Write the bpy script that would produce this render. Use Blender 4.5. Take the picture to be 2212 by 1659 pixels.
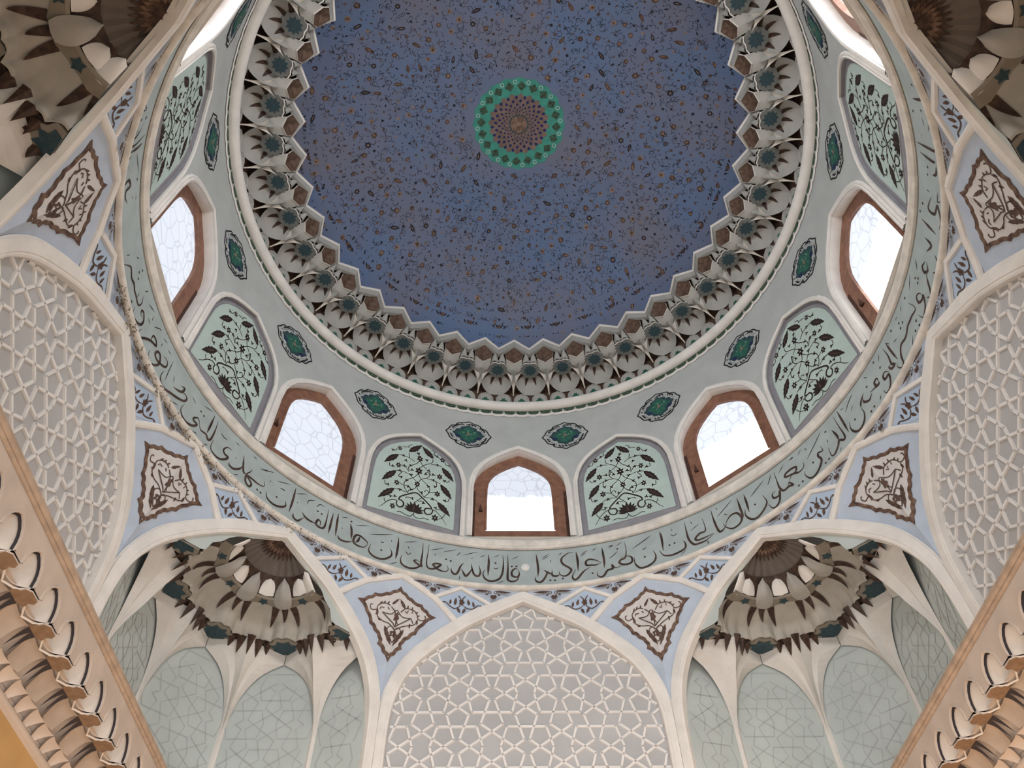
import bpy, bmesh, math, random
import numpy as np
from mathutils import Vector, Matrix
from mathutils.geometry import tessellate_polygon
for o in list(bpy.data.objects): bpy.data.objects.remove(o, do_unlink=True)
scene = bpy.context.scene
C = scene.collection
PI = math.pi; R_ = math.radians
sin, cos = math.sin, math.cos

# ---------------------------------------------------------------- camera
F_PX, PITCH, ROLL, YAW = 1701.569, R_(54.0785), R_(-1.3194), R_(1.93154)
fw = Vector((sin(YAW)*cos(PITCH), cos(YAW)*cos(PITCH), sin(PITCH)))
rt = Vector((cos(YAW), -sin(YAW), 0)); up = rt.cross(fw)
r2 = rt*cos(ROLL)+up*sin(ROLL); u2 = -rt*sin(ROLL)+up*cos(ROLL)
cam_d = bpy.data.cameras.new('camera'); cam = bpy.data.objects.new('camera', cam_d); C.objects.link(cam)
cam.matrix_world = Matrix(((r2.x,u2.x,-fw.x,-.5276),(r2.y,u2.y,-fw.y,-6.233),(r2.z,u2.z,-fw.z,0),(0,0,0,1)))
cam_d.sensor_fit = 'HORIZONTAL'; cam_d.sensor_width = 36; cam_d.lens = F_PX/2212*36
cam_d.clip_start = .05; cam_d.clip_end = 200
scene.camera = cam

# ---------------------------------------------------------------- world, lights, exposure
w = bpy.data.worlds.new('daylight'); scene.world = w; w.use_nodes = True
wt = w.node_tree; bg = wt.nodes['Background']; bg.inputs[1].default_value = 1.9
# daylight fill, made stronger from behind the camera to darken the rear niches
_tc = wt.nodes.new('ShaderNodeTexCoord'); _sx = wt.nodes.new('ShaderNodeSeparateXYZ'); wt.links.new(_tc.outputs['Generated'], _sx.inputs[0])
_cr = wt.nodes.new('ShaderNodeValToRGB'); _mr = wt.nodes.new('ShaderNodeMapRange'); wt.links.new(_sx.outputs['Y'], _mr.inputs[0])
_mr.inputs[1].default_value = -1; _mr.inputs[2].default_value = 1; wt.links.new(_mr.outputs[0], _cr.inputs[0])
_cr.color_ramp.elements[0].position = .15; _cr.color_ramp.elements[0].color = (1.0,.972,.948,1)
_cr.color_ramp.elements[1].position = .65; _cr.color_ramp.elements[1].color = (.30,.255,.215,1)
_mz = wt.nodes.new('ShaderNodeMapRange'); wt.links.new(_sx.outputs['Z'], _mz.inputs[0])   # world dimmed from straight below to darken undersides, brighter at low angles
_mz.inputs[1].default_value = -1; _mz.inputs[2].default_value = -.25; _mz.inputs[3].default_value = .45; _mz.inputs[4].default_value = 3.9
wt.links.new(_cr.outputs[0], bg.inputs[0]); wt.links.new(_mz.outputs[0], bg.inputs[1])
scene.view_settings.view_transform = 'Standard'; scene.view_settings.look = 'None'
scene.view_settings.exposure = -0.32; scene.view_settings.gamma = 1.0; scene.view_settings.use_curve_mapping = False
# daylight through the frosted panes: shaded side, axis, bright side, boosted rear fill
PANE_SOFT, PANE_MID, PANE_BRIGHT, PANE_REAR_FILL = 1.0, 3.5, 5.0, 64.0

def lamp(name, loc, power, col, size, rot=None):
    d = bpy.data.lights.new(name, 'AREA' if rot is not None else 'POINT'); d.energy = power; d.color = col
    if rot is not None: d.size = size
    else: d.shadow_soft_size = size
    o = bpy.data.objects.new(name, d); C.objects.link(o); o.location = loc
    if rot is not None: o.rotation_euler = rot
    return o
# warm hall lamps on the side walls below the cornices
for sx in (-1, 1):
    for y in (-1.5, 1.2, 3.9):
        lamp('wall_lamp', (sx*4.6, y, 1.9), 34 if sx < 0 else 70, (1,.60,.30), .25)

# ---------------------------------------------------------------- materials
def mat(name, col, rough=.75, var=0.0, vscale=6.0, bump=0.0, bscale=40.0, col2=None, mixscale=None, metal=0.0, spec=.3):
    m = bpy.data.materials.new(name); m.use_nodes = True; nt = m.node_tree; b = nt.nodes['Principled BSDF']
    b.inputs['Roughness'].default_value = rough; b.inputs['Metallic'].default_value = metal
    b.inputs['Specular IOR Level'].default_value = spec
    tc = nt.nodes.new('ShaderNodeTexCoord')
    if var or col2:
        n = nt.nodes.new('ShaderNodeTexNoise'); n.inputs['Scale'].default_value = mixscale or vscale; n.inputs['Detail'].default_value = 6
        nt.links.new(tc.outputs['Object'], n.inputs['Vector'])
        r = nt.nodes.new('ShaderNodeValToRGB'); nt.links.new(n.outputs['Fac'], r.inputs['Fac'])
        c2 = col2 or tuple(min(1, c*(1+var)) for c in col); c1 = col if col2 else tuple(c*(1-var) for c in col)
        r.color_ramp.elements[0].position = .35; r.color_ramp.elements[1].position = .65
        r.color_ramp.elements[0].color = (*c1, 1); r.color_ramp.elements[1].color = (*c2, 1)
        nt.links.new(r.outputs['Color'], b.inputs['Base Color'])
    else: b.inputs['Base Color'].default_value = (*col, 1)
    if bump:
        n2 = nt.nodes.new('ShaderNodeTexNoise'); n2.inputs['Scale'].default_value = bscale; n2.inputs['Detail'].default_value = 4
        nt.links.new(tc.outputs['Object'], n2.inputs['Vector'])
        bp = nt.nodes.new('ShaderNodeBump'); bp.inputs['Strength'].default_value = bump; bp.inputs['Distance'].default_value = .02
        nt.links.new(n2.outputs['Fac'], bp.inputs['Height']); nt.links.new(bp.outputs['Normal'], b.inputs['Normal'])
    return m
M = {}
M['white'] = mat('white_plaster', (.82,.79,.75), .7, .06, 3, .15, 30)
M['oldwhite'] = mat('weathered_plaster', (.76,.725,.67), .75, .12, 5, .3, 22)
M['drum'] = mat('grey_drum_plaster', (.52,.545,.535), .8, .05, 2, .1, 40)
M['band'] = mat('grey_green_band_paint', (.42,.485,.485), .75, .07, 2.5, .1, 30)
M['mint'] = mat('mint_paint', (.52,.64,.60), .75, .05, 2)
M['border'] = mat('grey_violet_border', (.30,.295,.32), .8, .08, 4)
M['ink'] = mat('dark_brown_ink', (.030,.020,.018), .6, .3, 14)
M['inkbrown'] = mat('brown_painted_border', (.075,.04,.03), .6, col2=(.22,.14,.10), mixscale=11)
M['inktan'] = mat('faded_brown_paint', (.10,.06,.045), .6, .4, 16)
M['inkred'] = mat('lettering_brown', (.04,.025,.02), .6, col2=(.095,.06,.045), mixscale=5)
M['sky'] = mat('pale_blue_paint', (.52,.60,.72), .75, .05, 3)
M['skydeep'] = mat('light_blue_paint', (.46,.58,.74), .75, .05, 3)
M['cartouche'] = mat('cartouche_ground', (.68,.66,.65), .75, .04, 6)
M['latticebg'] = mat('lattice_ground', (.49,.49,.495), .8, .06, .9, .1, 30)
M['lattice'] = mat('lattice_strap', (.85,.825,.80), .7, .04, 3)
M['wood'] = mat('brown_window_wood', (.26,.13,.085), .5, .2, 7, .1, 40)
M['wooddark'] = mat('dark_window_wood', (.07,.03,.02), .6, .2, 7)
M['blue'] = mat('dome_blue', (.13,.195,.34), .55, col2=(.18,.19,.265), mixscale=.55, bump=.35, bscale=26)
M['dinkd'] = mat('dome_dark_scroll', (.018,.018,.03), .6)
M['dinkb'] = mat('dome_brown_flower', (.10,.06,.045), .6, .5, 9)
M['dinkt'] = mat('dome_tan_flower', (.24,.16,.12), .6, .4, 9)
M['teal'] = mat('medallion_teal', (.06,.30,.24), .6, .1, 6)
M['tealdark'] = mat('medallion_dark_green', (.05,.09,.06), .6, .5, 18)
M['rosette'] = mat('rosette_tan', (.20,.14,.12), .6, .2, 8)
M['navy'] = mat('rosette_blue', (.02,.025,.12), .6)
M['petrol'] = mat('star_petrol_blue', (.022,.055,.075), .55, col2=(.05,.08,.09), mixscale=22)
M['plate'] = mat('star_plate_grey', (.17,.175,.165), .75, .1, 8)
M['brownp'] = mat('brown_marbled_paint', (.075,.042,.030), .55, col2=(.16,.105,.075), mixscale=10)
M['spike'] = mat('dark_brown_spike', (.035,.018,.013), .55, col2=(.085,.05,.035), mixscale=12)
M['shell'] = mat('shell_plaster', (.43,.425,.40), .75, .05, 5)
M['lobe'] = mat('niche_lobe_grey', (.42,.40,.37), .75, .06, 5)
M['cream'] = mat('cream_plaster', (.71,.675,.62), .75, .06, 5)
M['hood'] = mat('hood_plaster', (.47,.44,.39), .75, .08, 3)
M['taupe'] = mat('niche_taupe', (.30,.27,.235), .75, .08, 5)
M['fan'] = mat('fan_taupe', (.16,.135,.12), .75, .08, 3)
M['beige'] = mat('niche_plate_beige', (.27,.235,.19), .75, .08, 6)
M['rib'] = mat('rib_plaster', (.72,.69,.65), .7, .05, 3)
M['panel'] = mat('niche_panel_green_grey', (.52,.575,.56), .6, .05, 1.5)
M['ridge'] = mat('niche_panel_line', (.45,.485,.475), .35, .05, 3)
M['cornice'] = mat('cornice_plaster', (.56,.47,.40), .75, .08, 2.5, .15, 30)
M['cornicebead'] = mat('cornice_bead_tan', (.47,.35,.26), .6, .15, 6)
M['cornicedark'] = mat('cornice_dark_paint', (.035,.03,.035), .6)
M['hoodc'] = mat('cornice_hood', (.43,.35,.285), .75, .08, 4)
M['petalc'] = mat('cornice_petal', (.58,.49,.42), .75, .06, 4)
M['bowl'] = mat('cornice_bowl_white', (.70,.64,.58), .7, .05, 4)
M['cornicetan'] = mat('cornice_plate_tan', (.26,.17,.11), .7, .15, 14)
M['warmlit'] = mat('warm_lit_wall', (.55,.34,.14), .8, .08, 2)  # orange glow of the wall lamps is put into this base colour
M['hull'] = mat('light_seal_hull', (.35,.33,.30), .9)
M['metal'] = mat('white_metal', (.8,.8,.8), .3)
M['green'] = mat('palmette_green', (.03,.14,.10), .6, .2, 20)
M['stain'] = mat('damp_stain', (.16,.12,.08), .9, col2=(.34,.29,.22), mixscale=12)
M['black'] = mat('black_outline', (.015,.017,.02), .6)
M['glassline'] = mat('etched_line', (.3,.33,.4), .6)

def pane_mat(name, strength, hi=(1,1,1), split=True, lo=.95):
    m = bpy.data.materials.new(name); m.use_nodes = True; nt = m.node_tree; b = nt.nodes['Principled BSDF']; N = nt.nodes.new; L = nt.links.new
    tc = N('ShaderNodeTexCoord'); v = N('ShaderNodeTexVoronoi'); v.feature = 'DISTANCE_TO_EDGE'; v.inputs['Scale'].default_value = 3.4
    L(tc.outputs['Object'], v.inputs['Vector'])
    r = N('ShaderNodeValToRGB'); r.color_ramp.elements[0].position = .015; r.color_ramp.elements[1].position = .05
    r.color_ramp.elements[0].color = (lo*.78,lo*.83,lo*.93,1); r.color_ramp.elements[1].color = (lo*1.0,lo*1.06,lo*1.18,1)
    L(v.outputs['Distance'], r.inputs['Fac'])
    sp = N('ShaderNodeSeparateXYZ'); L(tc.outputs['Object'], sp.inputs['Vector'])
    nz = N('ShaderNodeTexNoise'); nz.inputs['Scale'].default_value = 5; L(tc.outputs['Object'], nz.inputs['Vector'])
    ad = N('ShaderNodeMath'); ad.operation = 'MULTIPLY_ADD'; L(nz.outputs['Fac'], ad.inputs[0]); ad.inputs[1].default_value = .35; L(sp.outputs['Z'], ad.inputs[2])
    mr = N('ShaderNodeMapRange'); mr.inputs[1].default_value = 1.75 if split else -9; mr.inputs[2].default_value = 2.05 if split else -8; mr.inputs[3].default_value = 1; mr.inputs[4].default_value = 0
    L(ad.outputs[0], mr.inputs[0])
    mx = N('ShaderNodeMix'); mx.data_type = 'RGBA'; L(mr.outputs[0], mx.inputs[0]); L(r.outputs['Color'], mx.inputs[6]); mx.inputs[7].default_value = tuple(c*strength for c in hi)+(1,)
    L(mx.outputs[2], b.inputs['Emission Color']); b.inputs['Emission Strength'].default_value = 1
    b.inputs['Base Color'].default_value = (.05,.055,.06,1); b.inputs['Roughness'].default_value = .35
    return m
M['pane'] = pane_mat('frosted_glass_axis', PANE_MID, (.92,.98,1.0))
M['pane_soft'] = pane_mat('frosted_glass_shaded', PANE_SOFT, split=False, lo=1.0)
M['pane_bright'] = pane_mat('frosted_glass_bright', PANE_BRIGHT, (1,1,.98), lo=1.12)
M['pane_side'] = pane_mat('frosted_glass_side', 13.0, (1,.98,.95), lo=8.0)
M['pane_rear_fill'] = pane_mat('frosted_glass_rear_fill', PANE_REAR_FILL, (1,.97,.92), lo=PANE_REAR_FILL*.6)  # unseen rear window, glow boosted to light the far side

# ---------------------------------------------------------------- mesh helpers
class MB:
    def __init__(s): s.v=[]; s.f=[]; s.m=[]; s.mats=[]; s.sm=[]
    def mi(s, m):
        if m not in s.mats: s.mats.append(m)
        return s.mats.index(m)
    def add(s, vs, fs, m, smooth=False):
        k=len(s.v); s.v+= [tuple(p) for p in vs]; i=s.mi(m)
        for f in fs: s.f.append(tuple(k+a for a in f)); s.m.append(i); s.sm.append(smooth)
    def grid(s, rows, m, smooth=True, closed=False):
        n=len(rows[0]); vs=[p for r in rows for p in r]; fs=[]
        for i in range(len(rows)-1):
            for j in range(n if closed else n-1):
                a=i*n+j; b=i*n+(j+1)%n; fs.append((a,b,b+n,a+n))
        s.add(vs, fs, m, smooth)
    def poly(s, pts, m):
        tr=tessellate_polygon([[Vector(p) for p in pts]]); s.add(pts, [tuple(t) for t in tr], m)
    def poly2(s, pts2, mapf, m, h=0.0):
        tr=tessellate_polygon([[Vector((p[0],p[1],0)) for p in pts2]]); s.add([mapf(p[0],p[1],h) for p in pts2], [tuple(t) for t in tr], m)
    def box(s, c, d, m):
        x,y,z=c; a,b,e=d[0]/2,d[1]/2,d[2]/2
        vs=[(x+i*a,y+j*b,z+k*e) for i in(-1,1) for j in(-1,1) for k in(-1,1)]
        s.add(vs,[(0,1,3,2),(4,6,7,5),(0,4,5,1),(2,3,7,6),(0,2,6,4),(1,5,7,3)],m)
    def build(s, name, parent=None, origin=(0,0,0), kind=None):
        me=bpy.data.meshes.new(name); ox,oy,oz=origin
        me.from_pydata([(x-ox,y-oy,z-oz) for x,y,z in s.v],[],s.f)
        for m in s.mats: me.materials.append(M[m])
        me.polygons.foreach_set('material_index', s.m); me.polygons.foreach_set('use_smooth', s.sm); me.update()
        o=bpy.data.objects.new(name,me); C.objects.link(o)
        if parent is not None: o.parent=parent
        else: o.location=origin
        if kind: o['kind']=kind
        return o
def tag(o, label=None, cat=None, group=None, kind=None):
    if label: o['label']=label
    if cat: o['category']=cat
    if group: o['group']=group
    if kind: o['kind']=kind
    return o
def empty(name, loc, phi=0.0):
    o=bpy.data.objects.new(name,None); o.empty_display_size=.1; C.objects.link(o); o.location=loc; o.rotation_euler=(0,0,-phi); return o
def copy_tree(o, parent=None):
    c=o.copy(); C.objects.link(c)
    if parent is not None: c.parent=parent; c.matrix_parent_inverse=Matrix.Identity(4)
    for ch in list(o.children): copy_tree(ch, c)
    return c
def place(proto, first, phi, r, z):
    o = proto if first else copy_tree(proto)
    o.location=(r*sin(phi), r*cos(phi), z); o.rotation_euler=(0,0,-phi); return o

# 2-D drawing helpers -----------------------------------------------------
def crom(pts, n=6):
    if len(pts)<3: 
        return [tuple(np.array(pts[0])*(1-t)+np.array(pts[-1])*t) for t in np.linspace(0,1,3)]
    P=[np.array(p,float) for p in pts]; P=[2*P[0]-P[1]]+P+[2*P[-1]-P[-2]]; out=[]
    for i in range(1,len(P)-2):
        for k in range(n):
            t=k/n; a,b,c,d=P[i-1],P[i],P[i+1],P[i+2]
            out.append(tuple(.5*((2*b)+(-a+c)*t+(2*a-5*b+4*c-d)*t*t+(-a+3*b-3*c+d)*t**3)))
    out.append(tuple(P[-2])); return out
def normals(p, closed=False):
    p=np.array(p,float); n=len(p); out=[]
    for i in range(n):
        a=p[(i-1)%n] if (closed or i>0) else p[i]; b=p[(i+1)%n] if (closed or i<n-1) else p[i]
        d1=p[i]-a; d2=b-p[i]
        def un(d):
            l=math.hypot(*d); return d/l if l>1e-9 else np.zeros(2)
        u=un(d1); w_=un(d2); t=un(u+w_)
        nn=np.array([-t[1],t[0]]); c=max(.45, abs(float(np.dot(nn, np.array([-w_[1],w_[0]]) if np.any(w_) else np.array([-u[1],u[0]])))))
        out.append(nn/c)
    return np.array(out)
def ribbon(mb, pts, wd, mapf, m, h=.004, closed=False, taper=False, smooth=False):
    """flat painted stroke; wd = width or function of 0..1"""
    p=np.array(pts,float)[:,:2]; nn=normals(p,closed); N=len(p); L=[];Rr=[]
    for i in range(N):
        t=i/(N-1); ww=wd(t) if callable(wd) else wd
        if taper: ww*= .25+.75*min(1,4*t,4*(1-t))
        L.append(mapf(*(p[i]+nn[i]*ww/2),h)); Rr.append(mapf(*(p[i]-nn[i]*ww/2),h))
    rows=[[a,b] for a,b in zip(L,Rr)]
    if closed: rows.append(rows[0])
    mb.grid(rows,m,smooth)
def sweep(mb, pts, prof, mapf, m, closed=False, smooth=False):
    """moulding: prof = [(offset along +normal, height)] swept along the 2-D path pts"""
    p=np.array(pts,float)[:,:2]; nn=normals(p,closed)
    rows=[[mapf(*(p[i]+nn[i]*o),h) for o,h in prof] for i in range(len(p))]
    if closed: rows.append(rows[0])
    mb.grid(rows,m,smooth)
def strap(mb, pts, wd, ht, mapf, m, closed=False):
    sweep(mb, pts, [(-wd/2,-.002),(-wd/2*.8,ht),(wd/2*.8,ht),(wd/2,-.002)], mapf, m, closed)
def leaf(mb, x, y, ang, L, W, mapf, m, h=.004, teeth=0, bend=0.0):
    n=10; P=[];Q=[]
    for i in range(n+1):
        t=i/n; wv=W*sin(PI*t**.8)*.5
        if teeth: wv*= 1+.45*((t*teeth)%1-.4)
        a=ang+bend*(t-.5); px=x+L*t*cos(ang+bend*t/2); py=y+L*t*sin(ang+bend*t/2)
        nx,ny=-sin(a),cos(a); P.append(mapf(px+nx*wv,py+ny*wv,h)); Q.append(mapf(px-nx*wv,py-ny*wv,h))
    mb.grid([[a,b] for a,b in zip(P,Q)],m,False)
def blob(mb, x, y, r, mapf, m, h=.004, n=10, petals=0, amp=.3, rot=0, ry=None):
    ry=ry or r
    pts=[]
    N=n*2 if petals==0 else petals*4
    for i in range(N):
        a=2*PI*i/N; k=1+(amp*cos(petals*a) if petals else 0); pts.append(mapf(x+r*k*cos(a+rot),y+ry*k*sin(a+rot),h))
    c=mapf(x,y,h); mb.add([c]+pts,[(0,1+i,1+(i+1)%N) for i in range(N)],m)
def fill(mb, outline, c, mapf, m, h=0.0, rings=6):
    rows=[]
    P=list(outline)+[outline[0]]
    for q in range(1,rings+1):
        t=q/rings; rows.append([mapf(c[0]+(x-c[0])*t,c[1]+(y-c[1])*t,h) for x,y in P])
    mb.grid(rows,m,True); n=len(P); cc=mapf(c[0],c[1],h); mb.add([cc]+rows[0],[(0,1+i,2+i) for i in range(n-1)],m,True)
def subdiv(P,n=6):
    out=[]
    for i in range(len(P)):
        a,b=P[i],P[(i+1)%len(P)]
        for k in range(n): out.append((a[0]+(b[0]-a[0])*k/n,a[1]+(b[1]-a[1])*k/n))
    return out
def starpts(n, ro, ri, rot=0):
    return [((ro if i%2==0 else ri)*cos(rot+PI*i/n),(ro if i%2==0 else ri)*sin(rot+PI*i/n)) for i in range(2*n)]
def spiral(x, y, r, a0, turns, n=14, dirn=1):
    return [(x+r*(1-t*.8)*cos(a0+dirn*2*PI*turns*t), y+r*(1-t*.8)*sin(a0+dirn*2*PI*turns*t)) for t in np.linspace(0,1,n)]
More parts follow.
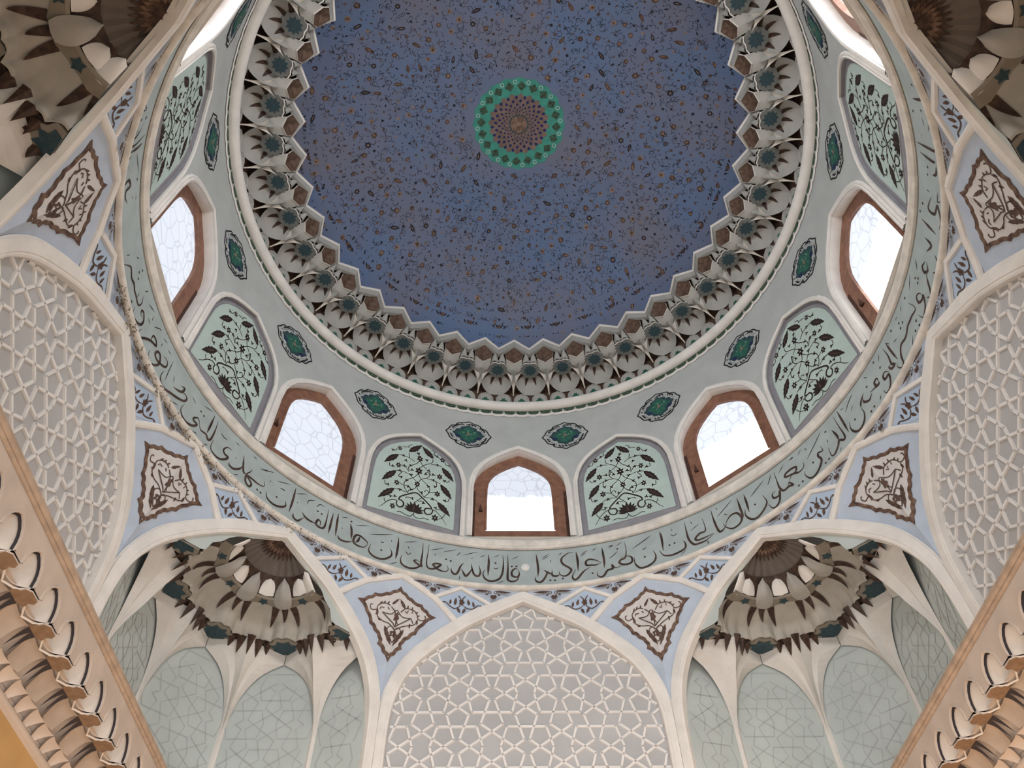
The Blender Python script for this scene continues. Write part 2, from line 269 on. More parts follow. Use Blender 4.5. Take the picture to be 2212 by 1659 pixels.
TEXT={"qala":[[[[-0.7,10.523],[-1.33,10.567],[-1.99,10.475],[-1.85,10.364],[-0.9,10.344],[-0.56,10.433],[-0.7,10.523]],[[-0.56,10.433],[-0.91,10.278],[-1.87,10.221],[-2.66,10.251],[-2.81,10.338],[-2.69,10.654],[-2.73,10.932]],[[-3.71,10.926],[-3.57,10.741],[-3.67,10.512],[-4.08,10.331],[-4.88,10.238],[-6.14,10.205],[-7.1,10.26],[-7.5,10.388],[-7.11,10.504]]],[[[-5.35,10.855],[-4.28,10.934]],[[-1.94,10.818],[-0.45,10.915]],[[-5.51,10.566],[-5.03,10.536],[-4.54,10.574]],[[-4.88,10.15],[-3.29,10.248]]],[[-1.97,10.622],[-1.08,10.624],[-5.1,10.695]]],"allah":[[[[-6.49,10.926],[-6.4,10.717],[-6.47,10.534],[-6.54,10.332]],[[-8.33,10.602],[-7.99,10.426],[-8.37,10.31],[-9.18,10.343],[-9.6,10.493],[-9.71,10.615]],[[-9.6,10.493],[-10.14,10.361],[-10.76,10.274],[-11.18,10.343],[-11.61,10.458]],[[-11.17,10.624],[-11.79,10.522],[-12.37,10.331],[-13.0,10.286],[-13.5,10.352],[-13.62,10.438]]],[[[-11.38,10.827],[-8.54,10.97]],[[-8.11,10.823],[-7.14,10.895]],[[-9.9,10.761],[-9.41,10.792]],[[-15.16,10.835],[-12.81,10.95]],[[-12.67,10.778],[-11.89,10.911]],[[-11.95,10.252],[-11.93,10.165]]],[]],"taala":[[[[-14.44,10.487],[-14.16,10.382],[-14.62,10.316],[-15.58,10.314],[-16.41,10.359],[-17.09,10.429],[-16.47,10.48],[-15.65,10.468],[-16.41,10.37],[-17.19,10.315],[-18.01,10.325],[-18.4,10.447],[-18.24,10.747],[-18.16,10.959]],[[-19.37,10.967],[-19.3,10.713],[-19.44,10.414],[-19.3,10.33],[-19.97,10.353],[-20.75,10.416],[-20.37,10.457],[-19.69,10.428]],[[-19.44,10.414],[-19.62,10.32],[-20.54,10.235],[-21.81,10.203],[-22.99,10.247],[-23.39,10.342],[-23.27,10.491]]],[[[-22.97,10.847],[-20.37,10.961]],[[-17.78,10.807],[-15.28,10.937]],[[-22.24,10.77],[-21.93,10.69]],[[-22.62,10.618],[-22.07,10.548],[-21.46,10.616]],[[-16.92,10.74],[-16.76,10.676]]],[[-14.67,10.64],[-13.76,10.615]]],"inna":[[[[-24.22,10.936],[-24.18,10.693],[-24.26,10.486],[-24.37,10.337]],[[-25.66,10.574],[-25.23,10.468],[-25.38,10.362],[-26.59,10.244],[-28.04,10.213],[-29.26,10.265],[-29.7,10.354],[-29.46,10.511]]],[[[-29.98,10.747],[-25.42,10.955]],[[-27.61,10.68],[-27.33,10.647],[-26.95,10.688]],[[-25.61,10.794],[-25.48,10.742]],[[-25.37,10.165],[-23.98,10.264]]],[[-27.29,10.446]]],"hadha":[[[[-30.06,10.468],[-30.69,10.36],[-32.01,10.342],[-32.85,10.397],[-32.67,10.56],[-31.76,10.609],[-30.32,10.531],[-30.06,10.468]],[[-31.75,10.597],[-31.98,10.47],[-32.46,10.393]],[[-33.99,10.822],[-33.52,10.641],[-33.36,10.42]],[[-32.85,10.397],[-34.28,10.317],[-35.52,10.308],[-36.09,10.387]],[[-36.65,10.937],[-36.6,10.637],[-36.45,10.34]],[[-37.67,10.883],[-37.78,10.562],[-37.88,10.315]]],[[[-35.86,10.88],[-34.66,10.947]],[[-32.92,10.832],[-30.42,10.958]],[[-35.5,10.627],[-35.39,10.582]]],[[-33.88,10.882]]],"quran":[[[[-38.74,10.917],[-38.72,10.655],[-38.92,10.411],[-39.81,10.352],[-40.6,10.4],[-40.31,10.521],[-39.74,10.483],[-39.83,10.363]],[[-40.6,10.4],[-41.88,10.386],[-42.94,10.412],[-43.69,10.483]],[[-43.09,10.387],[-44.18,10.22],[-45.15,10.247],[-45.33,10.333]],[[-46.02,10.97],[-46.02,10.612],[-46.18,10.293]],[[-47.45,10.496],[-47.12,10.395],[-47.85,10.299],[-49.38,10.235],[-50.96,10.276],[-51.51,10.405]]],[[[-50.11,10.816],[-47.19,10.965]],[[-45.65,10.839],[-43.62,10.988]],[[-43.04,10.739],[-42.95,10.852],[-41.67,10.949]],[[-41.19,10.797],[-40.59,10.921],[-39.57,10.926]],[[-45.25,10.647],[-44.8,10.63]],[[-48.71,10.728],[-47.94,10.715]],[[-51.31,10.721],[-51.15,10.683]],[[-53.83,10.789],[-51.13,10.965]]],[[-40.76,10.723],[-39.91,10.704],[-49.25,10.448]]],"yahdi":[[[[-52.36,10.6],[-52.23,10.474],[-53.47,10.429],[-54.65,10.431],[-56.07,10.407],[-55.94,10.262],[-55.03,10.216],[-54.71,10.312],[-55.73,10.394],[-56.09,10.449],[-55.52,10.563],[-55.39,10.638]],[[-57.8,10.785],[-57.32,10.556],[-56.82,10.423],[-56.04,10.432]],[[-57.32,10.556],[-57.81,10.415],[-58.89,10.304],[-59.88,10.292],[-60.18,10.35]],[[-60.42,10.646],[-61.4,10.62],[-62.03,10.491],[-61.59,10.426],[-60.74,10.426],[-61.07,10.335],[-62.17,10.227],[-63.59,10.206],[-64.6,10.271],[-64.61,10.476]]],[[[-63.69,10.771],[-62.92,10.742],[-61.89,10.764]],[[-60.36,10.89],[-59.12,10.906]],[[-59.26,10.584],[-59.05,10.549]],[[-55.92,10.958],[-55.07,10.948]],[[-58.54,10.195],[-57.64,10.263]],[[-53.83,10.822],[-51.09,10.952]],[[-49.14,10.703],[-47.9,10.74]]],[[-53.28,10.289],[-52.5,10.282]]],"lillati":[[[[-65.04,10.921],[-64.97,10.69],[-65.13,10.438],[-65.69,10.35],[-66.37,10.407],[-67.61,10.372],[-68.31,10.425]],[[-66.12,10.958],[-66.22,10.657],[-66.34,10.456]],[[-68.31,10.425],[-68.98,10.527],[-69.82,10.444],[-69.78,10.38],[-68.83,10.383],[-69.5,10.266],[-71.02,10.179],[-72.33,10.193],[-73.03,10.283],[-72.77,10.433]]],[[[-69.08,10.172],[-68.12,10.22]],[[-66.15,10.184],[-65.26,10.241]],[[-75.32,10.172],[-73.85,10.266]],[[-68.89,10.898],[-66.87,10.998]],[[-71.85,10.771],[-70.6,10.722]]],[[-69.08,10.715],[-68.17,10.7]]],"hiya":[[[[-79.44,10.434],[-79.66,10.283],[-78.96,10.177],[-77.82,10.178],[-76.37,10.265],[-74.33,10.384],[-73.04,10.489],[-72.79,10.594],[-73.45,10.622],[-74.29,10.578]],[[-76.28,10.441],[-75.21,10.497],[-74.22,10.588],[-74.04,10.709],[-74.96,10.652]]],[[[-78.67,10.842],[-78.59,10.536],[-78.43,10.323]],[[-77.11,10.633],[-76.66,10.506]]],[]],"aqwam":[[[[-84.18,10.325],[-83.9,10.204],[-82.93,10.166],[-81.84,10.239],[-81.08,10.401],[-81.74,10.54],[-82.54,10.512],[-82.75,10.406],[-81.63,10.388],[-79.83,10.494],[-79.45,10.6],[-80.01,10.662],[-81.04,10.625]],[[-87.87,10.312],[-88.08,10.169],[-87.39,10.141],[-86.23,10.307],[-84.89,10.453],[-83.44,10.54],[-84.04,10.615],[-84.94,10.591],[-84.98,10.486],[-84.47,10.447]]],[[[-85.71,10.726],[-84.38,10.887],[-83.96,10.88]],[[-82.79,10.869],[-81.49,10.928]],[[-82.42,10.679],[-82.44,10.775]],[[-80.67,10.857],[-79.71,10.857]]],[]],"wa":[[[[-91.59,10.319],[-91.21,10.19],[-89.83,10.212],[-88.64,10.305],[-88.34,10.442],[-89.19,10.544],[-89.86,10.501],[-89.64,10.439],[-88.78,10.464]]],[[[-89.2,10.824],[-87.22,10.915]],[[-87.76,10.64],[-86.81,10.627]],[[-87.0,10.824],[-86.78,10.734]],[[-91.45,10.803],[-90.81,10.923]]],[[-94.17,10.152],[-92.8,10.252],[-92.54,10.175]]],"yubashshir":[[[[-99.07,10.19],[-97.87,10.386],[-96.98,10.481],[-95.63,10.432],[-94.43,10.479],[-93.54,10.442],[-92.81,10.451],[-91.16,10.446],[-90.72,10.575],[-91.18,10.697]],[[-111.5,10.137],[-110.5,10.257],[-110.43,10.471],[-109.09,10.582],[-109.14,10.4],[-108.22,10.383],[-106.95,10.474]],[[-115.18,10.979],[-115.35,10.523],[-116.05,10.301],[-116.77,10.286],[-116.79,10.496],[-117.33,10.672]],[[-114.15,10.892],[-114.33,10.658],[-115.06,10.294]],[[-113.97,10.444],[-114.08,10.211],[-113.37,10.178]]],[[[-92.37,10.581],[-92.25,10.45]],[[-97.34,10.755],[-96.64,10.844]],[[-99.51,10.372],[-98.98,10.506]],[[-122.57,10.146],[-120.56,10.457],[-120.32,10.59],[-121.69,10.413]],[[-113.38,10.711],[-109.57,10.946]],[[-120.02,10.127],[-119.34,10.12]],[[-124.54,10.261],[-123.9,10.304]],[[-112.5,10.357],[-112.68,10.402]],[[-107.2,10.675],[-106.49,10.721]],[[-106.37,10.895],[-105.75,10.861]],[[-118.63,10.179],[-117.57,10.297],[-117.6,10.506]]],[[-94.92,10.751],[-94.49,10.891],[-94.25,10.669],[-97.8,10.195],[-119.13,10.485],[-118.37,10.771],[-108.8,10.89]]],"kabiran":[[[[2.83,10.955],[3.0,10.744],[3.08,10.515],[2.93,10.337]],[[4.12,10.509],[4.72,10.426],[3.92,10.243],[3.11,10.193],[2.5,10.251],[2.45,10.339]],[[10.09,10.933],[8.94,10.917],[7.72,10.794],[7.8,10.654],[9.01,10.523],[9.37,10.45],[8.74,10.348],[7.92,10.315],[7.16,10.369],[7.05,10.459]],[[7.16,10.369],[6.5,10.332],[5.72,10.362],[5.71,10.496]],[[5.73,10.384],[4.96,10.435],[4.27,10.508]]],[[[3.85,10.832],[5.45,10.96]],[[3.91,10.785],[5.34,10.902]],[[5.44,10.773],[5.66,10.713]],[[7.13,10.895],[7.9,10.955]]],[[5.26,10.233],[6.13,10.225],[7.65,10.252]]],"ajran":[[[[10.59,10.936],[10.75,10.7],[10.66,10.407]],[[13.15,10.47],[11.98,10.405],[11.28,10.329],[10.4,10.212],[9.75,10.201],[9.5,10.293],[10.25,10.458]],[[15.15,10.536],[14.25,10.626],[13.0,10.678],[12.31,10.624],[12.4,10.531],[13.35,10.511],[14.31,10.5],[15.15,10.536]],[[15.69,10.95],[15.75,10.749],[15.8,10.542],[15.65,10.388]]],[[[11.33,10.828],[12.88,10.937]],[[11.38,10.785],[12.5,10.87]],[[13.58,10.886],[14.71,10.964]],[[16.75,10.932],[17.74,10.938],[16.94,10.88]]],[[13.33,10.299]]],"lahum":[[[[20.15,10.942],[20.24,10.728],[19.85,10.535],[19.01,10.506],[18.61,10.439],[19.34,10.371],[20.46,10.357],[21.08,10.403],[20.98,10.519],[20.06,10.573],[18.89,10.543]],[[19.34,10.371],[17.84,10.328],[17.21,10.413],[17.2,10.324],[16.22,10.307],[15.47,10.194],[14.8,10.167],[14.22,10.224],[14.22,10.312]]],[[[18.45,10.904],[19.68,10.97]],[[16.75,10.607],[17.53,10.653],[18.63,10.758]]],[[18.61,10.817]]],"inna_far":[[[[27.22,10.959],[27.35,10.764],[27.18,10.429]],[[25.27,10.535],[25.63,10.384],[25.19,10.248],[23.78,10.172],[22.34,10.182],[21.55,10.32],[21.53,10.5]]],[[[21.39,10.722],[23.33,10.822],[25.5,10.943]],[[23.29,10.661],[23.66,10.624],[24.14,10.674]]],[[23.55,10.424]]],"salihat":[[[[31.23,10.514],[31.52,10.442],[31.38,10.315],[30.14,10.267],[28.48,10.258],[27.1,10.321],[26.43,10.485]],[[32.29,10.98],[32.27,10.722],[32.36,10.487],[33.06,10.315],[34.0,10.285],[35.52,10.286],[37.21,10.363]],[[37.23,10.373],[35.68,10.366],[34.01,10.374],[33.62,10.44],[34.62,10.519],[35.85,10.537],[35.8,10.865]],[[37.78,10.981],[37.87,10.642],[38.25,10.359],[38.98,10.338],[39.96,10.426]],[[39.33,10.494],[39.81,10.359],[40.95,10.257],[42.39,10.284],[43.05,10.389],[42.46,10.56],[41.33,10.59],[40.39,10.526],[39.66,10.421]],[[43.24,10.927],[43.3,10.656],[43.32,10.42],[42.72,10.336]],[[44.73,10.905],[44.77,10.675],[44.72,10.418]]],[[[30.16,10.178],[31.47,10.266]],[[29.16,10.793],[29.72,10.718],[30.48,10.772]],[[29.54,10.927],[29.61,10.864]],[[33.04,10.679],[34.92,10.766]],[[33.47,10.912],[33.58,10.834]],[[35.46,10.257],[35.88,10.21],[35.42,10.193]],[[38.64,10.723],[40.26,10.824],[42.15,10.943]],[[38.87,10.975],[38.9,10.892]],[[40.11,10.715],[40.3,10.662],[40.69,10.661]]],[[28.57,10.522],[29.58,10.53]]],"yamalun":[[[[48.04,10.622],[48.46,10.404],[47.35,10.265],[45.74,10.189],[44.51,10.256],[43.88,10.404],[44.13,10.541]],[[50.68,10.51],[49.87,10.488],[49.93,10.381],[50.97,10.359],[51.42,10.445],[50.79,10.24],[49.64,10.16],[48.91,10.22],[48.6,10.334]],[[51.61,10.945],[51.56,10.676],[51.61,10.508],[52.18,10.389],[53.34,10.398],[54.18,10.365],[53.59,10.477],[53.22,10.42]],[[57.54,10.662],[57.24,10.551],[56.08,10.528],[54.94,10.593],[53.38,10.648],[53.61,10.72],[55.0,10.728],[55.93,10.683],[55.55,10.602],[54.52,10.586],[53.62,10.486]]],[[[45.79,10.753],[47.52,10.852],[49.23,10.935]],[[49.62,10.755],[50.25,10.841],[50.86,10.954]],[[52.48,10.851],[53.91,10.967]],[[55.04,10.951],[55.96,10.956],[55.66,10.926]]],[[46.19,10.511],[55.13,10.253],[56.08,10.276]]],"alladhina":[[[[61.66,10.671],[61.83,10.534],[60.85,10.571],[60.59,10.506],[60.91,10.379],[60.05,10.264],[58.78,10.191],[57.68,10.211],[57.0,10.345],[57.08,10.451]],[[66.34,10.957],[66.53,10.653],[66.75,10.391],[66.33,10.325],[65.42,10.408],[64.87,10.333],[63.63,10.243],[62.94,10.274],[62.96,10.479]],[[64.96,10.746],[65.41,10.55],[65.42,10.408]],[[67.46,11.002],[67.6,10.69],[67.74,10.366]]],[[[58.38,10.645],[60.7,10.801],[62.9,10.953]],[[57.07,10.901],[58.03,10.97]],[[58.79,10.925],[59.0,10.842]],[[63.34,10.671],[63.36,10.574]],[[64.68,10.195],[65.3,10.239]]],[[59.25,10.473],[61.36,10.24],[62.25,10.258],[63.74,10.842]]],"muminin":[[[[71.89,10.526],[72.0,10.37],[71.25,10.233],[69.83,10.181],[68.82,10.247],[68.37,10.382],[68.67,10.534]],[[73.62,10.704],[72.43,10.623],[71.89,10.526]],[[75.02,10.512],[73.98,10.463],[72.99,10.548],[73.01,10.641]],[[81.22,10.907],[81.44,10.694],[81.2,10.484],[81.66,10.39],[80.76,10.405],[80.41,10.494],[81.2,10.484]],[[80.01,10.42],[79.32,10.522],[78.56,10.512],[78.58,10.414],[79.62,10.405],[79.51,10.303],[78.66,10.19],[77.55,10.182],[77.18,10.304]],[[77.29,10.503],[77.28,10.626],[76.45,10.623],[76.55,10.512],[77.14,10.501],[75.89,10.532],[74.8,10.564]],[[82.33,10.91],[82.43,10.664],[82.65,10.383]]],[[[68.83,10.778],[70.22,10.893],[71.7,10.968]],[[69.97,10.68],[70.71,10.754]],[[68.11,10.944],[68.84,10.9]],[[75.77,10.22],[76.38,10.277]],[[82.3,10.927],[83.0,10.776]],[[80.0,10.946],[79.3,10.824]],[[75.07,10.959],[75.82,10.863]],[[83.73,10.708],[84.73,10.672]],[[87.15,10.937],[86.47,10.923]]],[[69.87,10.454],[73.29,10.238],[74.23,10.253],[78.3,10.951],[78.91,10.706],[74.79,10.735]]],"yubashshir_far":[[[[90.62,10.742],[91.14,10.57],[90.93,10.481],[89.71,10.517],[88.96,10.519],[87.89,10.525],[87.1,10.482],[86.1,10.449],[84.7,10.478],[83.63,10.353],[83.25,10.196],[82.47,10.173],[81.88,10.285],[82.17,10.36]],[[93.75,10.407],[93.59,10.515],[92.71,10.572],[92.35,10.457],[93.18,10.383],[93.89,10.383],[93.12,10.244],[92.0,10.193],[91.26,10.199],[90.81,10.35]]],[[[87.58,10.279],[86.31,10.148]],[[89.19,10.947],[88.25,10.876]],[[94.39,10.977],[92.26,10.84]]],[[86.74,10.798],[87.45,10.702],[86.45,10.692],[89.81,10.349],[89.86,10.216],[88.61,10.256],[90.6,10.905],[84.59,10.928]]],"aqwam_far":[[[[98.53,10.572],[97.4,10.633],[96.99,10.526],[97.74,10.434],[98.62,10.527]],[[97.26,10.474],[96.37,10.359],[95.63,10.216],[94.91,10.171],[94.28,10.26]],[[100.88,10.315],[100.31,10.168],[99.09,10.148],[98.22,10.264]],[[108.56,10.574],[106.41,10.683],[106.5,10.449],[108.16,10.345],[106.37,10.221],[105.01,10.258]],[[103.79,10.888],[103.86,10.349]],[[101.66,10.708],[101.6,10.463],[100.01,10.586]]],[[[97.22,10.916],[96.05,10.763]],[[110.3,10.338],[108.86,10.345],[109.37,10.232]],[[104.6,10.194],[103.27,10.22]],[[108.99,10.749],[109.02,10.631]]],[[94.76,10.769],[95.19,10.675],[94.55,10.65],[106.2,10.894],[104.66,10.967]]],"upper_far":[[[[122.67,10.718],[123.77,10.365],[125.21,10.19]],[[115.16,10.994],[115.99,10.557],[116.53,10.3],[117.31,10.14]],[[113.99,10.906],[114.4,10.462],[114.82,10.331]],[[114.12,10.322],[112.88,10.352],[112.2,10.485]]],[[[120.5,10.538],[119.19,10.526]],[[120.23,10.32],[119.14,10.382]],[[117.38,10.71],[116.92,10.732]]],[[126.42,10.224],[125.34,10.526],[128.81,10.416],[120.24,10.876],[121.65,10.492],[112.73,10.658],[111.5,10.682],[121.47,10.186]]]}
FLORAL={"leaf":[[[-0.44,13.338],[-0.736,12.928],95],[[-0.438,12.802],[-0.721,12.37],95],[[-0.418,12.263],[-0.739,11.831],95],[[-0.21,13.538],[0.083,13.9],95],[[0.368,13.545],[0.079,13.865],95],[[0.585,13.32],[0.871,12.93],95],[[0.584,12.767],[0.853,12.369],95],[[0.552,12.213],[0.842,11.852],95]],"flower":[[-0.427,13.554,38],[-0.402,12.999,42],[-0.383,12.45,42],[0.065,13.423,50],[0.071,13.016,58],[0.584,13.57,42],[0.548,13.003,45],[0.067,12.59,45],[0.529,12.45,45],[-0.398,11.742,42],[0.524,11.732,50]],"lotus":[[0.064,11.862,120]],"dart":[[-0.324,13.356],[0.016,13.569],[-0.131,13.109],[-0.09,12.827],[-0.175,12.613],[-0.293,12.274],[-0.053,12.379],[0.292,13.114],[0.468,13.362],[0.399,13.022],[0.411,12.847],[0.316,12.618],[0.183,12.378],[0.433,12.259],[-0.356,12.842],[-0.262,13.038],[0.441,13.657],[-0.307,12.659],[-0.084,12.989],[0.231,12.98],[-0.115,12.438],[0.466,12.66],[-0.522,12.908],[-0.57,12.301],[0.224,13.441],[-0.583,13.417],[0.744,13.426],[0.66,12.909],[0.703,12.295],[0.517,12.027],[0.249,12.076],[-0.47,11.997],[-0.378,12.04],[-0.002,12.128],[-0.252,13.226]],"thick":[[[-0.685,11.588],[-0.609,11.679],[-0.53,11.815],[-0.419,11.921],[-0.324,11.928],[-0.328,11.845],[-0.266,11.773],[-0.189,11.815],[-0.172,11.912],[-0.227,11.98],[-0.282,11.983],[-0.258,12.076],[-0.145,12.181],[0.063,12.322],[0.209,12.228],[0.327,12.121],[0.416,12.022],[0.42,11.969],[0.314,11.943],[0.288,11.853],[0.34,11.781],[0.431,11.819],[0.464,11.911],[0.448,11.951],[0.544,11.917],[0.659,11.789],[0.777,11.591]]],"thin":[[[-0.117,12.248],[-0.2,12.382],[-0.22,12.506],[-0.176,12.623],[-0.008,12.793],[0.076,12.967]],[[-0.117,12.248],[-0.092,12.344],[0.025,12.439],[0.067,12.59],[0.149,12.779],[0.269,12.865],[0.33,12.987],[0.308,13.099]],[[0.33,12.987],[0.469,13.026]],[[0.27,12.845],[0.411,12.847],[0.584,12.777]],[[0.248,12.26],[0.345,12.427],[0.339,12.597],[0.179,12.752],[0.101,12.839],[0.076,12.967]],[[0.345,12.427],[0.479,12.472]],[[0.248,12.26],[0.17,12.363],[0.078,12.461],[0.067,12.59]],[[0.248,12.251],[0.424,12.284],[0.55,12.231]],[[0.067,13.064],[0.116,13.166],[0.194,13.269],[0.33,13.374],[0.361,13.448],[0.356,13.519]],[[0.333,13.334],[0.475,13.365],[0.577,13.338]],[[0.068,13.392],[0.008,13.243],[-0.124,13.112],[-0.168,13.042],[-0.152,12.949],[-0.083,12.98]],[[0.068,13.392],[0.123,13.251],[0.247,13.137]],[[-0.439,13.328],[-0.324,13.356],[-0.176,13.345],[-0.053,13.277]],[[-0.206,13.498],[-0.176,13.345]],[[-0.438,12.802],[-0.356,12.842],[-0.242,12.847],[-0.125,12.822]],[[-0.297,12.831],[-0.356,12.714],[-0.364,12.661],[-0.307,12.659]],[[-0.146,12.892],[-0.262,13.038],[-0.374,13.003]],[[-0.125,12.822],[-0.063,12.77],[0.046,12.66]],[[-0.343,12.469],[-0.228,12.446],[-0.159,12.457],[-0.115,12.438]],[[-0.417,12.254],[-0.293,12.274],[-0.152,12.252]],[[-0.028,13.645],[0.024,13.562],[0.047,13.467]],[[0.359,13.679],[0.441,13.657],[0.532,13.594]],[[0.366,13.682],[0.39,13.755],[0.358,13.797],[0.298,13.806]],[[0.638,13.524],[0.672,13.431],[0.744,13.432]],[[0.783,12.955],[0.731,12.881],[0.66,12.909]],[[0.439,12.847],[0.486,12.784],[0.501,12.652]],[[-0.605,12.984],[-0.6,12.887],[-0.522,12.908]],[[-0.646,12.395],[-0.632,12.288],[-0.57,12.301]],[[-0.368,13.628],[-0.283,13.672],[-0.224,13.68],[-0.23,13.741],[-0.148,13.814]],[[-0.591,13.423],[-0.525,13.428],[-0.49,13.51]],[[-0.6,11.88],[-0.585,11.815],[-0.54,11.783]],[[-0.134,12.074],[-0.137,12.11],[-0.057,12.134],[-0.002,12.128]],[[0.05,12.02],[0.122,12.121],[0.209,12.228]],[[0.125,12.094],[0.217,12.129],[0.261,12.098],[0.237,12.062]],[[-0.289,11.621],[-0.198,11.651],[-0.113,11.615],[-0.005,11.605],[0.054,11.68],[0.076,11.741]],[[0.061,11.683],[0.114,11.614],[0.22,11.617],[0.284,11.656],[0.405,11.634]],[[0.51,12.025],[0.54,11.98],[0.605,12.008],[0.628,12.07]],[[0.598,11.718],[0.674,11.775],[0.733,11.899]],[[0.799,12.397],[0.771,12.286],[0.696,12.293]],[[0.316,12.982],[0.281,13.069],[0.217,12.984]],[[0.345,12.427],[0.298,12.487],[0.247,12.439],[0.262,12.416]]]}
KITE={"out":[[0.018,9.713],[-0.202,9.582],[-0.368,9.509],[-0.639,9.317],[-0.496,9.178],[-0.367,8.999],[-0.171,8.802],[-0.179,8.676],[0.01,8.408],[0.239,8.68],[0.192,8.77],[0.43,9.005],[0.539,9.18],[0.708,9.357],[0.518,9.502],[0.264,9.577]],"line":[[[0.016,8.924],[-0.049,8.998],[-0.102,8.963],[-0.097,8.891],[-0.047,8.806],[0.012,8.704],[0.066,8.808],[0.137,8.902],[0.133,8.973],[0.078,8.999],[0.016,8.924]],[[-0.247,9.23],[-0.024,9.047],[0.011,8.98]],[[-0.247,9.23],[-0.09,9.215],[-0.023,9.283],[0.018,9.294],[0.066,9.256],[0.135,9.216],[0.287,9.235]],[[0.287,9.235],[0.067,9.049],[0.018,8.99]],[[-0.108,9.354],[-0.029,9.273],[0.056,9.052]],[[0.066,9.256],[0.031,9.22],[0.018,8.99]],[[-0.445,9.315],[-0.474,9.315],[-0.483,9.275],[-0.441,9.223],[-0.351,9.241],[-0.318,9.138],[-0.222,9.079],[-0.091,9.038],[0.009,8.943]],[[-0.351,9.241],[-0.35,9.316],[-0.29,9.378],[-0.2,9.401],[-0.129,9.369]],[[-0.303,9.272],[-0.284,9.314],[-0.227,9.31]],[[-0.167,9.335],[-0.132,9.293]],[[0.516,9.333],[0.545,9.32],[0.536,9.262],[0.474,9.241],[0.416,9.258],[0.384,9.333],[0.316,9.391],[0.199,9.398],[0.152,9.382],[0.081,9.292]],[[0.161,9.338],[0.196,9.312],[0.216,9.366]],[[0.289,9.328],[0.3,9.378]],[[0.408,9.246],[0.391,9.178],[0.343,9.129],[0.255,9.097],[0.148,9.044],[0.025,8.943]],[[0.287,9.235],[0.338,9.155]]],"leaf":[[[-0.161,9.002],[-0.0,8.642],80],[[0.194,9.014],[0.026,8.639],80],[[-0.103,9.398],[0.014,9.528],60],[[0.152,9.382],[0.027,9.53],75],[[-0.32,9.147],[-0.355,9.296],50],[[-0.328,9.34],[-0.282,9.427],35],[[-0.252,9.379],[-0.23,9.45],35],[[-0.181,9.397],[-0.155,9.45],35],[[0.199,9.398],[0.197,9.463],35],[[0.28,9.382],[0.285,9.459],35],[[0.353,9.344],[0.404,9.385],35],[[0.39,9.297],[0.442,9.328],35],[[-0.299,9.097],[-0.231,9.077],45],[[0.4,9.235],[0.406,9.145],50],[[0.284,9.142],[0.282,9.05],40],[[-0.363,9.173],[-0.317,9.175],40]],"bud":[[0.013,9.169,0.045,0.09],[0.015,8.859,0.07,0.06]]}
DIAM={"line":[[[-0.36,9.66],[-0.292,9.667],[-0.212,9.605],[-0.117,9.562],[-0.055,9.588],[-0.014,9.63],[0.007,9.716]],[[-0.068,9.828],[-0.027,9.777],[0.005,9.734]],[[0.415,9.651],[0.323,9.664],[0.236,9.595],[0.154,9.585],[0.089,9.605],[0.04,9.646]],[[0.086,9.824],[0.038,9.776],[0.014,9.736]]],"leaf":[[[-0.206,9.633],[-0.199,9.74],42],[[-0.114,9.627],[-0.101,9.777],55],[[-0.064,9.587],[0.004,9.481],50],[[0.159,9.65],[0.122,9.772],50],[[0.252,9.624],[0.222,9.741],42],[[0.09,9.587],[0.036,9.48],50],[[-0.292,9.667],[-0.361,9.665],30],[[0.35,9.67],[0.415,9.646],30]],"bud":[[0.013,9.694,0.05,0.06]]}
TRIA={"leaf":[[[-0.061,9.953],[-0.413,9.94],45],[[0.051,9.956],[0.385,9.927],45],[[-0.012,9.867],[0.006,9.756],70],[[0.054,9.871],[0.038,9.758],60],[[-0.087,9.889],[-0.141,9.852],35],[[0.1,9.893],[0.152,9.842],38],[[-0.192,9.938],[-0.2,9.904],25],[[-0.239,9.943],[-0.242,9.915],22],[[-0.145,9.937],[-0.148,9.903],22],[[0.164,9.954],[0.169,9.922],22],[[0.211,9.952],[0.221,9.921],22]],"ring":[[-0.056,9.925,0.03],[0.057,9.923,0.03]]}
# ================================================================ surfaces
RD = 5.97                                             # drum radius
AI = [(0,9.77),(.35,9.585),(.7,9.40),(1.05,9.205),(1.4,8.93),(1.68,8.68),(1.88,8.47),(2.05,8.22),(2.18,7.93),(2.265,7.58),(2.30,7.1),(2.30,6.4),(2.30,4.4)]
AO = [(0,10.01),(.45,9.80),(.9,9.60),(1.25,9.37),(1.6,9.11),(1.86,8.88),(2.06,8.68),(2.22,8.44),(2.36,8.13),(2.46,7.76),(2.485,7.3),(2.485,6.6),(2.485,4.4)]
OUT_T = [0,.45,.9,1.5,1.84,2.03,2.26,2.42,2.485]; OUT_Z = [10.01,9.80,9.6,9.2,8.9,8.72,8.38,7.95,7.6]
def dens(L, n=3):
    out=[]
    for i in range(len(L)-1):
        for k in range(n): t=k/n; out.append((L[i][0]*(1-t)+L[i+1][0]*t, L[i][1]*(1-t)+L[i+1][1]*t))
    return out+[L[-1]]
def mirror(L): return [(-a,b) for a,b in reversed(L)]+[p for p in L[1:]]
def cylmap(R): return lambda u,z,h=0: ((R-h)*sin(u/R),(R-h)*cos(u/R),z)
def planemap(y0): return lambda t,z,h=0: (t, y0-h, z)
drum = cylmap(RD)
def band_map(phi,z,h=0):
    a=R_(phi); r=5.94+.06*(z-10.06)/1.02-h; return (r*sin(a),r*cos(a),z)
def rho_sp(phi,z):
    k=round(phi/45); d=R_(phi-45*k); t=abs(6*math.tan(d)); ro=6/cos(d); za=float(np.interp(t,OUT_T,OUT_Z))
    w_=min(1,max(0,(z-za)/(10.06-za))) if za<10.05 else 1
    return ro+(5.94-ro)*w_
def sp_map(phi,z,h=0):
    a=R_(phi); r=rho_sp(phi,z)-h; return (r*sin(a),r*cos(a),z)
